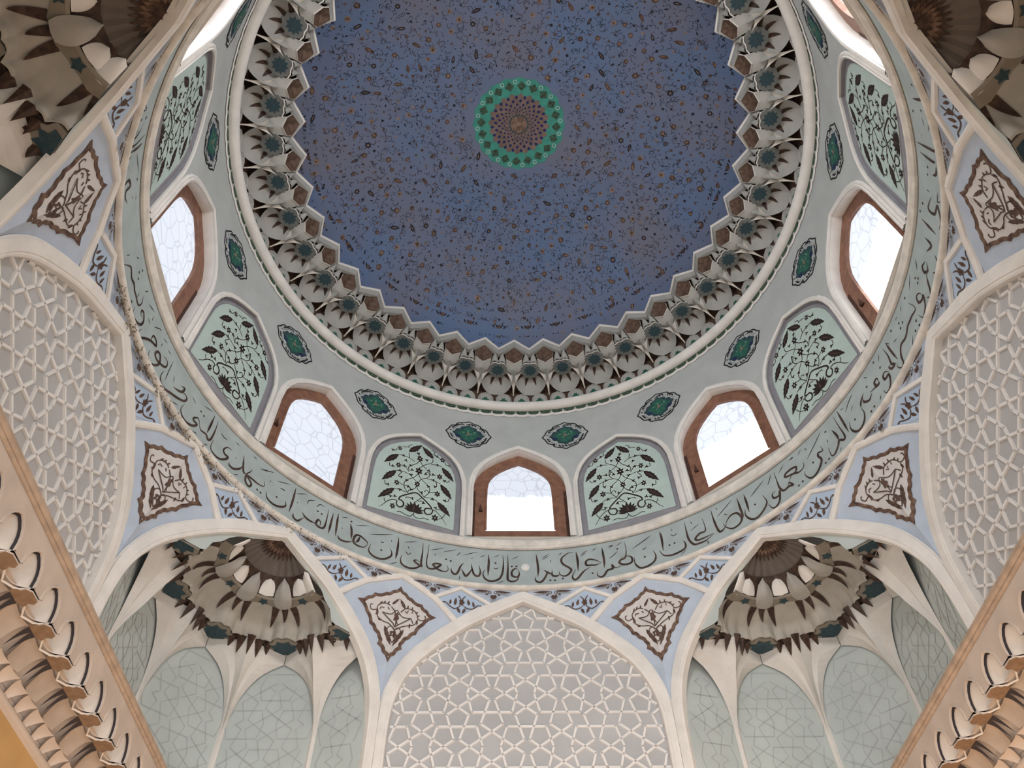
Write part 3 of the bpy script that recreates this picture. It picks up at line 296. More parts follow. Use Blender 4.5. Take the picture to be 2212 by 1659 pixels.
def rev(mb, prof, m, a0=-180, a1=180, n=240, smooth=True):
    rows=[]
    for i in range(n+1):
        a=R_(a0+(a1-a0)*i/n); rows.append([(r*sin(a),r*cos(a),z) for r,z in prof])
    mb.grid(rows,m,smooth)

# ================================================================ dome shell, medallion, zigzag
ZR = -0.9                                             # the dome's 40-fold ring is turned a little against the windows
def zdome(r): return 17.0+2.62*math.sqrt(max(0,1-(r/5.35)**2))
def dome_map(x,y,h=0): return (x,y,zdome(math.hypot(x,y))-h)
mb=MB(); prof=[(r,zdome(r)) for r in list(np.linspace(.01,4.6,24))+[4.8,4.95,5.1,5.2,5.28]]
rev(mb,prof,'blue',n=160); ceiling=mb.build('ceiling',kind='structure')
rnd=random.Random(7)
mb=MB(); pts=[]
def free(x,y,d,L): return all((x-a)**2+(y-b)**2>(d+e)**2 for a,b,e in L)
for tier,(num,dmin) in enumerate(((340,.12),(700,.075),(1300,.048))):
    tries=0;cnt=0
    while cnt<num and tries<num*14:
        tries+=1; r=math.sqrt(rnd.uniform(1.3**2,5.12**2)); a=rnd.uniform(0,2*PI); x,y=r*cos(a),r*sin(a)
        if y<-4.2: continue
        if not free(x,y,dmin,pts): continue
        pts.append((x,y,dmin)); cnt+=1; sc=.8+.35*rnd.random(); rot=rnd.uniform(0,6)
        if tier==0:
            if rnd.random()<.62:
                m=rnd.choice(['dinkb','dinkb','dinkt','dinkd']); blob(mb,x,y,.062*sc,dome_map,m,petals=rnd.choice([6,7,8]),amp=.22,rot=rot,n=10); blob(mb,x,y,.028*sc,dome_map,'dinkt' if m!='dinkt' else 'dinkb',h=.007,n=4)
            else:
                a2=rot; leaf(mb,x-.1*cos(a2),y-.1*sin(a2),a2,.22*sc,.085*sc,dome_map,rnd.choice(['dinkb','dinkd','dinkb']),teeth=4); leaf(mb,x-.06*cos(a2),y-.06*sin(a2),a2,.13*sc,.02,dome_map,'dinkt',h=.007)
        elif tier==1:
            if rnd.random()<.5: blob(mb,x,y,.032*sc,dome_map,rnd.choice(['dinkb','dinkd','dinkt','dinkb']),petals=5,amp=.25,rot=rot,n=6)
            else: leaf(mb,x,y,rot,.09*sc,.035,dome_map,rnd.choice(['dinkd','dinkb']))
        else:
            leaf(mb,x,y,rot,.05*sc,.02,dome_map,'dinkd')
for i in range(4400):
    r=math.sqrt(rnd.uniform(1.25**2,5.15**2)); a=rnd.uniform(0,2*PI); x,y=r*cos(a),r*sin(a)
    if y<-4.2: continue
    rr=rnd.uniform(.04,.11); a0=rnd.uniform(0,6.28); tn=rnd.uniform(.3,.8); d=rnd.choice([-1,1])
    p=spiral(x,y,rr,a0,tn,7,d)
    if all(math.hypot(*q)<5.22 for q in p): ribbon(mb,p,.011,dome_map,'dinkd' if rnd.random()<.8 else 'dinkb',taper=True)
for i in range(40):                                   # palmette in every tooth of the star
    a=R_(ZR+4.5+9*i); x,y=sin(a),cos(a)
    if y*4.8<-4.2: continue
    for k,(rr_,mm) in enumerate(((4.93,'dinkb'),(5.06,'dinkd'),(4.80,'dinkd'))):
        blob(mb,rr_*x,rr_*y,.05-.012*k,dome_map,mm,petals=5,amp=.3,rot=-a,n=6)
    for s in (-1,1):
        for q in (.10,.19): leaf(mb,4.9*x+s*q*y,4.9*y-s*q*x,PI/2-a+s*.9,.10,.035,dome_map,'dinkd')
mb.build('floral_scrollwork',ceiling)

med=tag(empty('ceiling_medallion',(0,0,zdome(0)-.01)),'round turquoise-green medallion with a tan and navy rosette at the centre of the blue dome','medallion')
zc=zdome(0)-.01
def part(mb,name,par,org): return mb.build(name,par,org)
o3=(0,0,zc)
mb=MB(); R0=1.12
fill(mb,[(R0*(1+.02*cos(20*a))*cos(a),R0*(1+.02*cos(20*a))*sin(a)) for a in np.linspace(0,2*PI,121)[:-1]],(0,0),dome_map,'teal',.012,8)
part(mb,'green_ground',med,o3)
mb=MB()
for i in range(20):
    a=2*PI*i/20+.05; x,y=.93*cos(a),.93*sin(a); s=.115
    mb.add([dome_map(x+s*cos(a+k*PI/2),y+s*sin(a+k*PI/2),.02) for k in range(4)],[(0,1,2,3)],'tealdark')
    a+=PI/20; ring=[(1.03*cos(a)+.045*cos(t),1.03*sin(a)+.045*sin(t)) for t in np.linspace(0,2*PI,9)]
    ribbon(mb,ring,.014,dome_map,'mint',h=.018)
part(mb,'diamond_ring',med,o3)
mb=MB(); P=starpts(20,.76,.68,.05); fill(mb,P,(0,0),dome_map,'rosette',.022,5)
ros=part(mb,'rosette',med,o3); mb=MB()
for rr,n,s,off in ((.66,20,.052,.5),(.57,20,.05,0),(.485,20,.042,.5),(.415,20,.034,0),(.355,20,.028,.5),(.31,20,.022,0)):
    for i in range(n):
        a=2*PI*(i+off)/n+.05; x,y=rr*cos(a),rr*sin(a)
        mb.add([dome_map(x+s*c_*cos(a+k*PI/2),y+s*c_*sin(a+k*PI/2),.03) for k,c_ in enumerate((1,.8,1,.8))],[(0,1,2,3)],'navy')
part(mb,'blue_lozenges',ros,(0,0,0)) if False else mb.build('blue_lozenges',ros,o3)
mb=MB(); P=starpts(20,.27,.22,0); mb.add([dome_map(0,0,.034)]+[dome_map(x,y,.034) for x,y in P],[(0,1+i,1+(i+1)%40) for i in range(40)],'petrol')
blob(mb,0,0,.21,dome_map,'dinkt',h=.04,petals=18,amp=.03)
for i in range(18): ribbon(mb,[(.05*cos(i*PI/9),.05*sin(i*PI/9)),(.2*cos(i*PI/9),.2*sin(i*PI/9))],.01,dome_map,'inkbrown',h=.045)
mb.build('centre_disc',med,o3)

zz=tag(empty('zigzag_cornice',(0,0,16.83)),'white forty-pointed zigzag cornice framing the blue dome','cornice')
star=[]
for i in range(80):
    a=R_(ZR+4.5*i); r=4.755 if i%2==0 else 5.03; star.append((r*sin(a),r*cos(a)))
def ringz(mb, secs, m):                               # secs = [(radial offset, z)]
    rows=[]
    for (x,y) in star+[star[0]]:
        l=math.hypot(x,y); rows.append([(x*(l+o)/l,y*(l+o)/l,z) for o,z in secs])
    mb.grid(rows,m,False)
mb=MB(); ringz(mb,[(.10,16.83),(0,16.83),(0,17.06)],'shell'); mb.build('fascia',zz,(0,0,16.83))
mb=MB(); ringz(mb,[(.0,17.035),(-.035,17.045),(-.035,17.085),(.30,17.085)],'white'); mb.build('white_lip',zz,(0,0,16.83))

# ================================================================ muqarnas ring under the dome
mb=MB(); rev(mb,[(5.93,15.8),(5.935,16.34),(5.84,16.75),(5.3,16.92),(5.02,17.0),(5.1,17.1)],'brownp',n=200)
mb.build('wall_muqarnas_backing',kind='structure')
mc=tag(empty('muqarnas_cell',(0,5.3,16.5)),'muqarnas cell with dark blue star and brown-spiked white shell, ringing the blue dome','muqarnas','muqarnas cells ringing the dome')
o5=(0,5.3,16.5)
def pol(a,r,z): return (r*sin(R_(a)),r*cos(R_(a)),z)
mb=MB(); CR=5.30
P=[(x*.93,y) for x,y in starpts(10,.275,.235,PI/2)]
mb.add([(0,CR,16.50)]+[(x,CR+y,16.50) for x,y in P],[(0,1+i,1+(i+1)%20) for i in range(20)],'plate')
mb.add([(x,CR+y,z) for z in (16.5,16.56) for x,y in P],[(i,(i+1)%20,20+(i+1)%20,20+i) for i in range(20)],'shell')
sp=mb.build('star_plate',mc,o5)
mb=MB(); P=starpts(10,.175,.125,PI/2); mb.add([(0,CR,16.494)]+[(x,CR+y,16.494) for x,y in P],[(0,1+i,1+(i+1)%20) for i in range(20)],'petrol')
mb.build('painted_star',sp,o5)
mb=MB()                                                # shell: concave hood from the plate edge to the rim
def shellpt(th,s):
    # th: direction round the star centre (0 = outward), s 0..1 from plate to rim
    rim=1/math.sqrt((sin(th)/.416)**2+(cos(th)/.60)**2); rim=min(.60,rim*1.04)
    x_r=max(-.416,min(.416,rim*sin(th))); y_r=rim*cos(th)
    x=.22*sin(th)*(1-s)+x_r*s; y=.22*cos(th)*(1-s)+y_r*s
    return (x, CR+y, 16.53+.10*sin(PI*min(1,s*1.0)*.9)-.32*s**2*max(.25,cos(th*.55)))
ths=np.linspace(-R_(100),R_(100),27)
mb.grid([[shellpt(t,s) for s in np.linspace(0,1,8)] for t in ths],'shell')
mb.grid([[shellpt(t,1),(lambda p:(p[0],p[1],p[2]+.07))(shellpt(t,1))] for t in ths],'shell')
mb.build('shell',mc,o5)
for thd,w0,L in ((-52,.24,.78),(-17,.19,.70),(17,.19,.70),(52,.24,.78)):
    mb=MB(); th=R_(thd); rows=[]
    for s in np.linspace(.02,L,6):
        wv=w0*(1-(s/L))**.75; p=shellpt(th-wv,s); q=shellpt(th+wv,s); rows.append([(p[0],p[1],p[2]-.012),(q[0],q[1],q[2]-.012)])
    mb.grid(rows,'spike',False); mb.build('spike',mc,o5)
for s in (-1,1):                                       # two small white petals above the star
    mb=MB(); rows=[]
    for t in np.linspace(0,1,6):
        z=16.52+.27*t; wv=.075*math.sqrt(max(0,1-t**1.7)); yb=5.065-.09*t
        rows.append([(s*.095-wv*1.15,yb+.03,z),(s*.095-wv*.5,yb-.02,z),(s*.095,yb-.035,z),(s*.095+wv*.5,yb-.02,z),(s*.095+wv*1.15,yb+.03,z)])
    mb.grid(rows,'shell'); mb.build('petal',mc,o5)
mb=MB(); ribbon(mb,[(-.19,-.20),(-.09,-.235),(0,-.275+.06),(.09,-.235),(.19,-.20)],.022,lambda x,y,h:(x,CR+y,16.488),'white'); mb.build('plate_edge',mc,o5)
NC=0
for i in range(40):
    ph=R_(ZR+4.5+9*i); y=5.3*cos(ph)
    if y<-3.9: continue
    place(mc,NC==0,ph,5.3,16.5); NC+=1
# link between two cells: concave web, grey cup, brown pentagon under each tooth
lk=tag(empty('muqarnas_link',(0,5.2,16.55)),'brown pentagon over a white cup and web between two star cells under the zigzag','muqarnas','links between the muqarnas cells')
o6=(0,5.2,16.55)
mb=MB(); rows=[]
for t in np.linspace(0,1,9):                           # concave Y-shaped web running down between two shells
    rows.append([(.205*f_*(1-t)**2.5+.014*f_,(5.40-.15*f_*f_)*(1-t)+5.90*t,16.42-.20*t) for f_ in np.linspace(-1,1,9)])
mb.grid(rows,'cream'); mb.build('web',lk,o6)
mb=MB(); rows=[]
for f_ in np.linspace(-1,1,15):                        # rounded cup hanging under the pentagon
    y0_=5.068-.072*abs(f_); z0_=16.515+.08*abs(f_); rows.append([(.205*f_*(1-.06*t),y0_+(5.40-.15*f_*f_-y0_)*t,z0_+(16.50-z0_)*t-.05*sin(PI*t**1.2)*(1-f_*f_)) for t in np.linspace(0,1,9)])
mb.grid(rows,'shell'); mb.build('cup',lk,o6)
pent=[(0,4.80,16.83),(.225,4.925,16.70),(.195,5.0,16.58),(0,5.075,16.50),(-.195,5.0,16.58),(-.225,4.925,16.70)]
mb=MB(); c=(0,4.99,16.73); mb.add([c]+pent,[(0,1+i,1+(i+1)%6) for i in range(6)],'brownp'); pn=mb.build('pentagon_panel',lk,o6)
mb=MB()
for a,b in ((1,2),(2,3),(3,4),(4,5)):
    A=Vector(pent[a]);B=Vector(pent[b]); mb.add([A,B,B+Vector((0,.028,-.006)),A+Vector((0,.028,-.006))],[(0,1,2,3)],'cream')
    mb.add([A+Vector((0,-.0,-.02)),B+Vector((0,0,-.02)),B,A],[(0,1,2,3)],'cream')
mb.build('white_edge',pn,o6)
n=0
for i in range(40):
    ph=R_(ZR+9*i)
    if 5.2*cos(ph)<-4.0: continue
    place(lk,n==0,ph,5.2,16.55); n+=1
# eighty small palmette niches above the ring moulding
pnich=tag(empty('palmette_niche',(0,5.9,15.9)),'small white arched niche with a green palmette above the round white moulding','niche','small green palmette niches')
o7=(0,5.9,15.9)
arc=[(-.165,15.86),(-.185,15.95),(-.17,16.06),(-.11,16.15),(0,16.20),(.11,16.15),(.17,16.06),(.185,15.95),(.165,15.86)]
nm=lambda u,z,h=0:(u,5.90-h-(z-15.86)*.10,z)
mb=MB(); mb.poly2(arc,nm,'shell',.02); sweep(mb,arc,[(-.02,.02),(-.012,.045),(.012,.045),(.02,0)],nm,'shell'); mb.build('white_cell',pnich,o7)
mb=MB(); blob(mb,0,15.945,.095,nm,'green',h=.03,ry=.055); mb.add([nm(-.05,15.98,.03),nm(.05,15.98,.03),nm(.03,16.06,.03),nm(0,16.03,.03),nm(-.03,16.06,.03)],[(0,1,2,3,4)],'green'); mb.build('palmette',pnich,o7)
n=0
for i in range(80):
    ph=R_(1.13+4.5*i)
    if 5.9*cos(ph)<-4.3: continue
    place(pnich,n==0,ph,5.9,15.9); n+=1
# ring moulding and scalloped band under it
mb=MB(); rev(mb,[(5.90+.135*cos(a),15.765+.125*sin(a)) for a in np.linspace(PI*.42,PI*1.62,10)],'white',n=240); tag(mb.build('trim_1'),kind='structure')
sb=tag(empty('scalloped_band',(0,0,15.6)),'narrow band of dark lozenges with a white scalloped edge under the round moulding','band')
mb=MB(); mw=MB(); NB=125
for i in range(NB):
    c=360/NB*(i+.36); hw=180/NB
    f=lambda a,z,h:pol(a,5.955-h,z)
    mb.add([f(c-hw*.98,15.68,.0),f(c+hw*.98,15.68,0),f(c+hw*.8,15.55,0),f(c+hw*.35,15.49,0),f(c-hw*.35,15.49,0),f(c-hw*.8,15.55,0)],[(0,1,2,3,4,5)],'tealdark')
    mw.grid([[f(c-hw,15.545,.012),f(c-hw,15.50,.02),f(c-hw,15.47,.0)],[f(c-hw*.4,15.505,.012),f(c-hw*.4,15.455,.02),f(c-hw*.4,15.43,0)],[f(c+hw*.4,15.505,.012),f(c+hw*.4,15.455,.02),f(c+hw*.4,15.43,0)],[f(c+hw,15.545,.012),f(c+hw,15.50,.02),f(c+hw,15.47,0)]],'white',False)
    g=lambda u,z,h:pol(c-hw+math.degrees(u/5.95),5.95-h,z)
    blob(mw,0,15.575,.026,g,'white',h=.012,n=4); blob(mw,0,15.575,.012,g,'black',h=.018,n=3)
mb.build('lozenges',sb,(0,0,15.6)); mw.build('scalloped_edge',sb,(0,0,15.6))

# ================================================================ drum with eight windows and eight painted panels
WO=[(0,14.20),(.17,14.115),(.34,14.01),(.52,13.88),(.68,13.73),(.82,13.56),(.93,13.36),(1.0,13.12),(1.03,12.8),(1.03,11.35)]
PO=[(0,14.12),(.2,14.03),(.4,13.92),(.58,13.80),(.75,13.64),(.89,13.44),(.98,13.22),(1.04,12.95),(1.055,12.6),(1.055,11.30)]
PF=[(0,14.01),(.18,13.93),(.36,13.83),(.52,13.71),(.68,13.55),(.80,13.37),(.88,13.17),(.93,12.92),(.945,12.6),(.945,11.47)]
GL=[(0,13.92),(.14,13.85),(.28,13.76),(.42,13.65),(.54,13.52),(.63,13.37),(.69,13.2),(.715,13.0),(.72,12.7),(.72,11.74)]
BH=RD*R_(11.25)
def wall_hole(mb, half, hw, zb, zt, mapf, m, zlow=None):
    for s in (-1,1):
        L=dens(half,1)
        for (a,za),(b,zb_) in zip(L[:-1],L[1:]):
            if abs(b-a)<1e-6: continue
            vs=[mapf(s*a,za),mapf(s*b,zb_),mapf(s*b,zt),mapf(s*a,zt)]; mb.add(vs,[(0,1,2,3)],m)
        um=half[-1][0]; mb.add([mapf(s*um,zb),mapf(s*hw,zb),mapf(s*hw,zt),mapf(s*um,zt)],[(0,1,2,3)],m)
    if zlow is not None:
        um=half[-1][0]; z0=half[-1][1]; n=6
        for i in range(n):
            a=-um+2*um*i/n; b=-um+2*um*(i+1)/n; mb.add([mapf(a,zlow),mapf(b,zlow),mapf(b,z0),mapf(a,z0)],[(0,1,2,3)],m)
mb=MB()
for k in range(16):
    rot=k*BH*2; f=lambda u,z,h=0,rot=rot: drum(u+rot,z,h)
    wall_hole(mb, WO if k%2==0 else PO, BH, 11.08, 15.72, f, 'drum', zlow=11.08)
walldrum=mb.build('wall_drum',kind='structure')
def jamb(mb, half, mapf, h0, h1, m):                  # reveal running back into the wall
    L=mirror(dens(half,2)); L=L+[L[0]]; mb.grid([[mapf(u,z,h0),mapf(u,z,h1)] for u,z in L],m,False)
names=['far window straight above the inscription, brown arched frame with a tapered handle','window left of the central far window, brown arched frame, pale blue etched glass','far left arched window above the left lattice arch, seen at a slant','left rear window','rear window','right rear window, only its lower brown sill corner seen at the top right edge','far right arched window above the right lattice arch, seen at a slant','window right of the central far window, brown arched frame with bright white glass']
wlab={0:'central far window in a brown arched frame with a tapered handle on its left side',-1:'brown-framed arched window to the left of the central window, bluish etched glass',1:'brown-framed arched window to the right of the central window, blown-out white glass',-2:'brown-framed arched window at far left of the drum, seen at a slant',2:'brown-framed arched window at far right of the drum, seen at a slant',-3:'brown-framed arched window cut by the top left picture edge',3:'brown-framed arched window cut by the top right picture edge'}
o8=(0,RD,11.0); first=None; wn=0
for k in (0,-1,1,-2,2,-3,3,4):
    wn+=1
    if first is None:
        first=empty('window_1',(0,RD,11)); tag(first,kind='structure')
        jm=MB(); jamb(jm,WO,drum,0.0,-.32,'white'); jm.build('reveal',first,o8)
        mm=MB(); sweep(mm,mirror(dens(WO,2)),[(.01,.0),(.0,.035),(.045,.05),(.055,.03),(.095,.035),(.118,.02),(.128,0)],drum,'white'); mm.build('arch_moulding',first,o8)
        fr=MB(); fm=lambda u,z,h=0:drum(u,z,h-.20)
        A=mirror(dens(WO,2)); B=mirror(dens(GL,2))
        A=[(u*1.0,z) for u,z in A]; fr.grid([[fm(*a,0),fm(*b,0)] for a,b in zip(A,B)],'wood',False)
        fr.grid([[fm(*b,0),fm(*b,-.09)] for b in B+[B[0]]],'wood',False)
        fr.add([fm(-1.03,11.35,0),fm(1.03,11.35,0),fm(.72,11.74,0),fm(-.72,11.74,0)],[(0,1,2,3)],'wood')
        fo=fr.build('frame',first,o8)
        sa=MB()                                       # dark gaps beside the frame and thin inner bead
        for s in (-1,1):
            sa.grid([[fm(s*1.028,z,.004),fm(s*.955,z,.004)] for z in np.linspace(11.36,12.9,6)],'wooddark',False)
        sa.build('frame_gap',first,o8)
        bd=MB(); sweep(bd,B,[(-.02,.0),(-.02,.02),(.02,.02),(.025,0)],fm,'wood'); bd.build('inner_bead',first,o8)
        pa=MB(); pm=lambda u,z,h=0:drum(u,z,h-.27); pa.poly2(B,pm,'pane'); pa.build('pane',first,o8)
        hd=MB(); hx,hz=-.84,12.33
        rows=[]
        for z,r in ((12.28,.0),(12.28,.045),(12.31,.05),(12.36,.03),(12.44,.014),(12.50,.006),(12.5,0)):
            b=fm(hx,z,.03); rows.append([(b[0]+r*cos(a),b[1]+r*sin(a),z) for a in np.linspace(0,2*PI,11)])
        hd.grid(rows,'wooddark'); hd.build('handle',first,o8)
        o=first
    else: o=copy_tree(first); o.name='window_%d'%wn
    if k!=0:
        for ch in o.children:
            if ch.name.startswith('pane'):
                ch.data=ch.data.copy(); ch.data.materials[0]=M['pane_soft' if k in (-1,-2) else 'pane_bright' if k in (1,2) else 'pane_side' if k in (-3,3) else 'pane_rear_fill']
    ph=R_(45*k); o.location=(RD*sin(ph),RD*cos(ph),11); o.rotation_euler=(0,0,-ph)
    if k in wlab: o['label']=wlab[k]
# painted panels
fpl={-1:'mint floral panel with black vine between the central and left windows',1:'mint floral panel with black vine between the central and right windows',-3:'mint floral panel between the left window and the far left window',3:'mint floral panel between the right window and the far right window',-5:'mint floral panel high at the left, behind the far left window, steeply foreshortened',5:'mint floral panel high at the right, behind the far right window, steeply foreshortened',-7:'mint floral panel of the rear drum, left of the axis',7:'mint floral panel of the rear drum, right of the axis'}
def fvine(mb, mapf):
    z0=0
    for (a,b,wd) in FLORAL['leaf']:
        L=math.hypot(b[0]-a[0],b[1]-a[1]); leaf(mb,a[0],a[1],math.atan2(b[1]-a[1],b[0]-a[0]),L,.155,mapf,'ink',teeth=5)
        leaf(mb,a[0]+(b[0]-a[0])*.15,a[1]+(b[1]-a[1])*.15,math.atan2(b[1]-a[1],b[0]-a[0]),L*.6,.022,mapf,'inktan',h=.007)
    for x,y,r in FLORAL['flower']: blob(mb,x,y,r*.00125,mapf,'ink',petals=6,amp=.3,rot=x*7,ry=r*.0017); blob(mb,x,y,.016,mapf,'mint',h=.007,n=4)
    for x,y,r in FLORAL['lotus']:
        for k in range(9):
            a=PI/2+(k-4)*.36; leaf(mb,x,y-.10,a,.30-.02*abs(k-4),.085,mapf,'ink',h=.004+.0003*k)
        blob(mb,x,y-.02,.10,mapf,'ink',h=.008); leaf(mb,x-.01,y-.08,PI/2,.16,.03,mapf,'inktan',h=.011)
    for x,y in FLORAL['dart']:
        a=(x*13+y*7)%6.28
        for k in range(3): leaf(mb,x,y,a+k*2.09,.05,.034,mapf,'ink',h=.005)
    for L in FLORAL['thick']: ribbon(mb,crom(L,5),lambda t:.034,mapf,'ink',h=.006,taper=True)
    for L in FLORAL['thin']: ribbon(mb,crom(L,4),.016,mapf,'ink',h=.0055)
proto=None; protom=None
for k in (-1,-3,-5,-7,1,3,5,7):
    mir = k>0
    if (proto if not mir else protom) is None:
        sgn=-1 if mir else 1
        p=tag(empty('floral_panel',(0,RD,11)),None,'wall panel','painted floral panels of the drum')
        mm=MB(); sweep(mm,mirror(dens(PO,2)),[(.01,.0),(.0,.035),(.035,.05),(.045,.03),(.08,.035),(.10,.02),(.108,0)],drum,'white'); mm.build('arch_moulding',p,o8)
        bm_=MB(); A=mirror(dens(PO,2)); B=mirror(dens(PF,2)); dm=lambda u,z,h=0:drum(u,z,h-.06)
        bm_.grid([[drum(*a,0),dm(*a,0),dm(*b,.015)] for a,b in zip(A,B)],'border',False)
        bm_.add([dm(-1.055,11.30,0),dm(1.055,11.30,0),dm(.945,11.47,.015),dm(-.945,11.47,.015)],[(0,1,2,3)],'border')
        sweep(bm_,B+[B[0]],[(-.012,.015),(-.006,.028),(.006,.028),(.012,.015)],dm,'border'); bm_.build('grey_border',p,o8)
        fd=MB(); fm2=lambda u,z,h=0:drum(u,z,h-.045)
        half=dens(PF,2)
        for s in (-1,1):
            for (a,za),(b,zb_) in zip(half[:-1],half[1:]):
                if abs(b-a)>1e-6: fd.add([fm2(s*a,11.47),fm2(s*b,11.47),fm2(s*b,zb_),fm2(s*a,za)],[(0,1,2,3)],'mint')
        fd.build('mint_field',p,o8)
        vn=MB(); fvine(vn,lambda u,z,h,s=sgn:fm2(s*u,z,h)); vn.build('vine_painting',p,o8)
        if mir: protom=p
        else: proto=p
        o=p
    else: o=copy_tree(protom if mir else proto)
    ph=R_(22.5*k); o.location=(RD*sin(ph),RD*cos(ph),11); o.rotation_euler=(0,0,-ph); o['label']=fpl[k]
# oval medallions
om=tag(empty('oval_medallion',(0,RD,14.6)),None,'medallion','blue-green oval medallions of the drum')
o9=(0,RD,14.6)
def ovalpts(rx,rz,lob=0.0,n=64,tw=0):
    out=[]
    for i in range(n):
        a=2*PI*i/n; k=1+lob*(.5*cos(4*a)+.35*cos(12*a)+.15*cos(20*a)); out.append((rx*k*cos(a),14.6+rz*k*sin(a)))
    return out
mb=MB(); P=ovalpts(.50,.44,.10); mb.add([drum(0,14.6,.006)]+[drum(u,z,.006) for u,z in P],[(0,1+i,1+(i+1)%64) for i in range(64)],'drum')
sweep(mb,P,[(-.016,.006),(-.012,.012),(.012,.012),(.016,.006)],drum,'black',closed=True)
rr=random.Random(3)
for i in range(34):
    a=2*PI*i/34; x=.42*cos(a)*1.0; z=14.6+.37*sin(a); leaf(mb,x,z,a+rr.choice([-1,1])*1.3,.10,.045,drum,'black',h=.009); ribbon(mb,spiral(x*.93,14.6+(z-14.6)*.93,.035,a,.6,6),.012,drum,'black',h=.010)
mb.build('black_scroll_rim',om,o9)
mb=MB(); P=ovalpts(.345,.30,.16); mb.add([drum(0,14.6,.012)]+[drum(u,z,.012) for u,z in P],[(0,1+i,1+(i+1)%64) for i in range(64)],'petrol'); mb.build('blue_ground',om,o9)
mb=MB(); P=ovalpts(.24,.24,.22); mb.add([drum(0,14.6,.017)]+[drum(u,z,.017) for u,z in P],[(0,1+i,1+(i+1)%64) for i in range(64)],'green')
for s in (-1,1): leaf(mb,s*.18,14.50,0 if s>0 else PI,.14,.07,drum,'navy',h=.019)
for i in range(22): a=rr.uniform(0,6.28); q=rr.uniform(.05,.22); leaf(mb,q*cos(a),14.6+q*sin(a),a+1,.05,.014,drum,rr.choice(['mint','dinkt','black']),h=.021)
blob(mb,0,14.6,.045,drum,'dinkt',h=.022,petals=6,amp=.3); mb.build('green_centre',om,o9)
olab={-1:'just left above the central window',1:'just right above the central window',-3:'above the left window, second left',3:'above the right window, second right',-5:'third left of the central axis',5:'third right of the central axis',-7:'fourth left, beside the far left window',7:'fourth right, beside the far right window',-9:'fifth left, beside a slanted mint panel',9:'fifth right, beside a slanted mint panel',-11:'at the top left picture edge, narrow sliver',11:'at the top right picture edge, narrow sliver'}
n=0
for k in (-1,1,-3,3,-5,5,-7,7,-9,9,-11,11):
    o=place(om,n==0,R_(11.25*k-.3),RD,14.6); n+=1; o['label']='blue-green oval medallion, '+olab[k]
# sill moulding (trim_2), inscription band, lower moulding (trim_3)
mb=MB(); rev(mb,[(6.0,11.07),(5.95,11.085),(5.925,11.12),(5.94,11.155),(5.915,11.185),(5.915,11.24),(5.935,11.27),(5.945,11.30),(6.0,11.33)],'oldwhite',n=240,smooth=False); mb.build('trim_2',kind='structure')
mb=MB(); rev(mb,[(5.995,11.075),(5.985,11.06)],'black',n=240); mb.build('trim_4',kind='structure')
ib=tag(empty('inscription_band',(0,0,10.1)),'grey-green ring band with brown Arabic calligraphy between two white mouldings','inscription')
mb=MB(); rev(mb,[(5.94,10.04),(5.94,10.06),(6.0,11.09)],'band',n=240); mb.build('painted_ground',ib,(0,0,10.1))
qu=lambda phi,z,h=0: band_map(phi,z,h)
def scale_map(phi0):                                  # metres on the band -> band surface
    return lambda u,z,h=0: band_map(phi0+math.degrees(u/5.96),z,h)
for nm_,(S,T_,D) in TEXT.items():
    mb=MB(); p0=(S+T_)[0][0][0]; mp=scale_map(p0); cv=lambda L:[(R_(a-p0)*5.96,z) for a,z in L]
    for s in S: ribbon(mb,crom(cv(s),5),lambda t:.026+.021*sin(PI*t),mp,'inkred',h=.006,taper=True)
    for s in T_: ribbon(mb,crom(cv(s),4),.017,mp,'ink',h=.006,taper=True)
    for a,z in D:
        u=R_(a-p0)*5.96; r=.027; mb.add([mp(u+r,z,.006),mp(u,z+r,.006),mp(u-r,z,.006),mp(u,z-r,.006)],[(0,1,2,3)],'inkred')
    mb.build('word',ib,(0,0,10.1))
mb=MB(); rev(mb,[(5.95+.075*cos(a),10.06+.058*sin(a)) for a in np.linspace(PI*.35,PI*1.65,9)],'oldwhite',n=240)
t3=mb.build('trim_3',kind='structure')
sr=random.Random(11); mb=MB()
for i in range(620):                                   # damp stains creeping under and over the moulding at the left
    a=sr.uniform(-97,-64) if i<340 else sr.uniform(-64,-30); dens_=1 if a<-62 else .4; q=sr.random()**2.2; rr_=sr.uniform(.005,.019)*dens_**.5
    if sr.random()<.72: blob(mb,0,0,rr_,lambda x,y,h,a=a,q=q:pol(a+math.degrees(x/5.9),5.925,9.995-.13*q+y*1.5),'stain',petals=3,amp=.22,rot=sr.random()*6,n=5)
    else:
        t0=PI*sr.uniform(1.0,1.5); blob(mb,0,0,rr_*.9,lambda x,y,h,a=a,t0=t0:(lambda t1:pol(a+math.degrees(x/5.9),5.95+.079*cos(t1),10.06+.062*sin(t1)))(t0+y/.07),'stain',petals=3,amp=.22,rot=sr.random()*6,n=5)
mb.build('damp_stain',t3)
ls=tag(empty('ceiling_spotlight',(*band_map(.65,10.6)[:2],10.6),R_(.65)),'small round white spotlight set in the inscription band below the central window','light')
c0=band_map(.65,10.6); mb=MB(); ca=R_(.65)
def disc(mb,prof,m):
    mb.grid([[(c0[0]+cos(ca)*r*cos(t)-sin(ca)*h,c0[1]-sin(ca)*r*cos(t)-cos(ca)*h,10.6+r*sin(t)) for r,h in prof] for t in np.linspace(0,2*PI,25)],m)
mb=MB()
def ldisc(prof,m,name):
    mb=MB(); mb.grid([[(r*cos(t),-h,r*sin(t)) for r,h in prof] for t in np.linspace(0,2*PI,25)],m); return mb.build(name,ls)
ldisc([(.085,.0),(.08,.02),(.06,.025),(.052,.012)],'white','rim'); ldisc([(.056,.012),(.04,.03),(.0,.034)],'metal','lens')
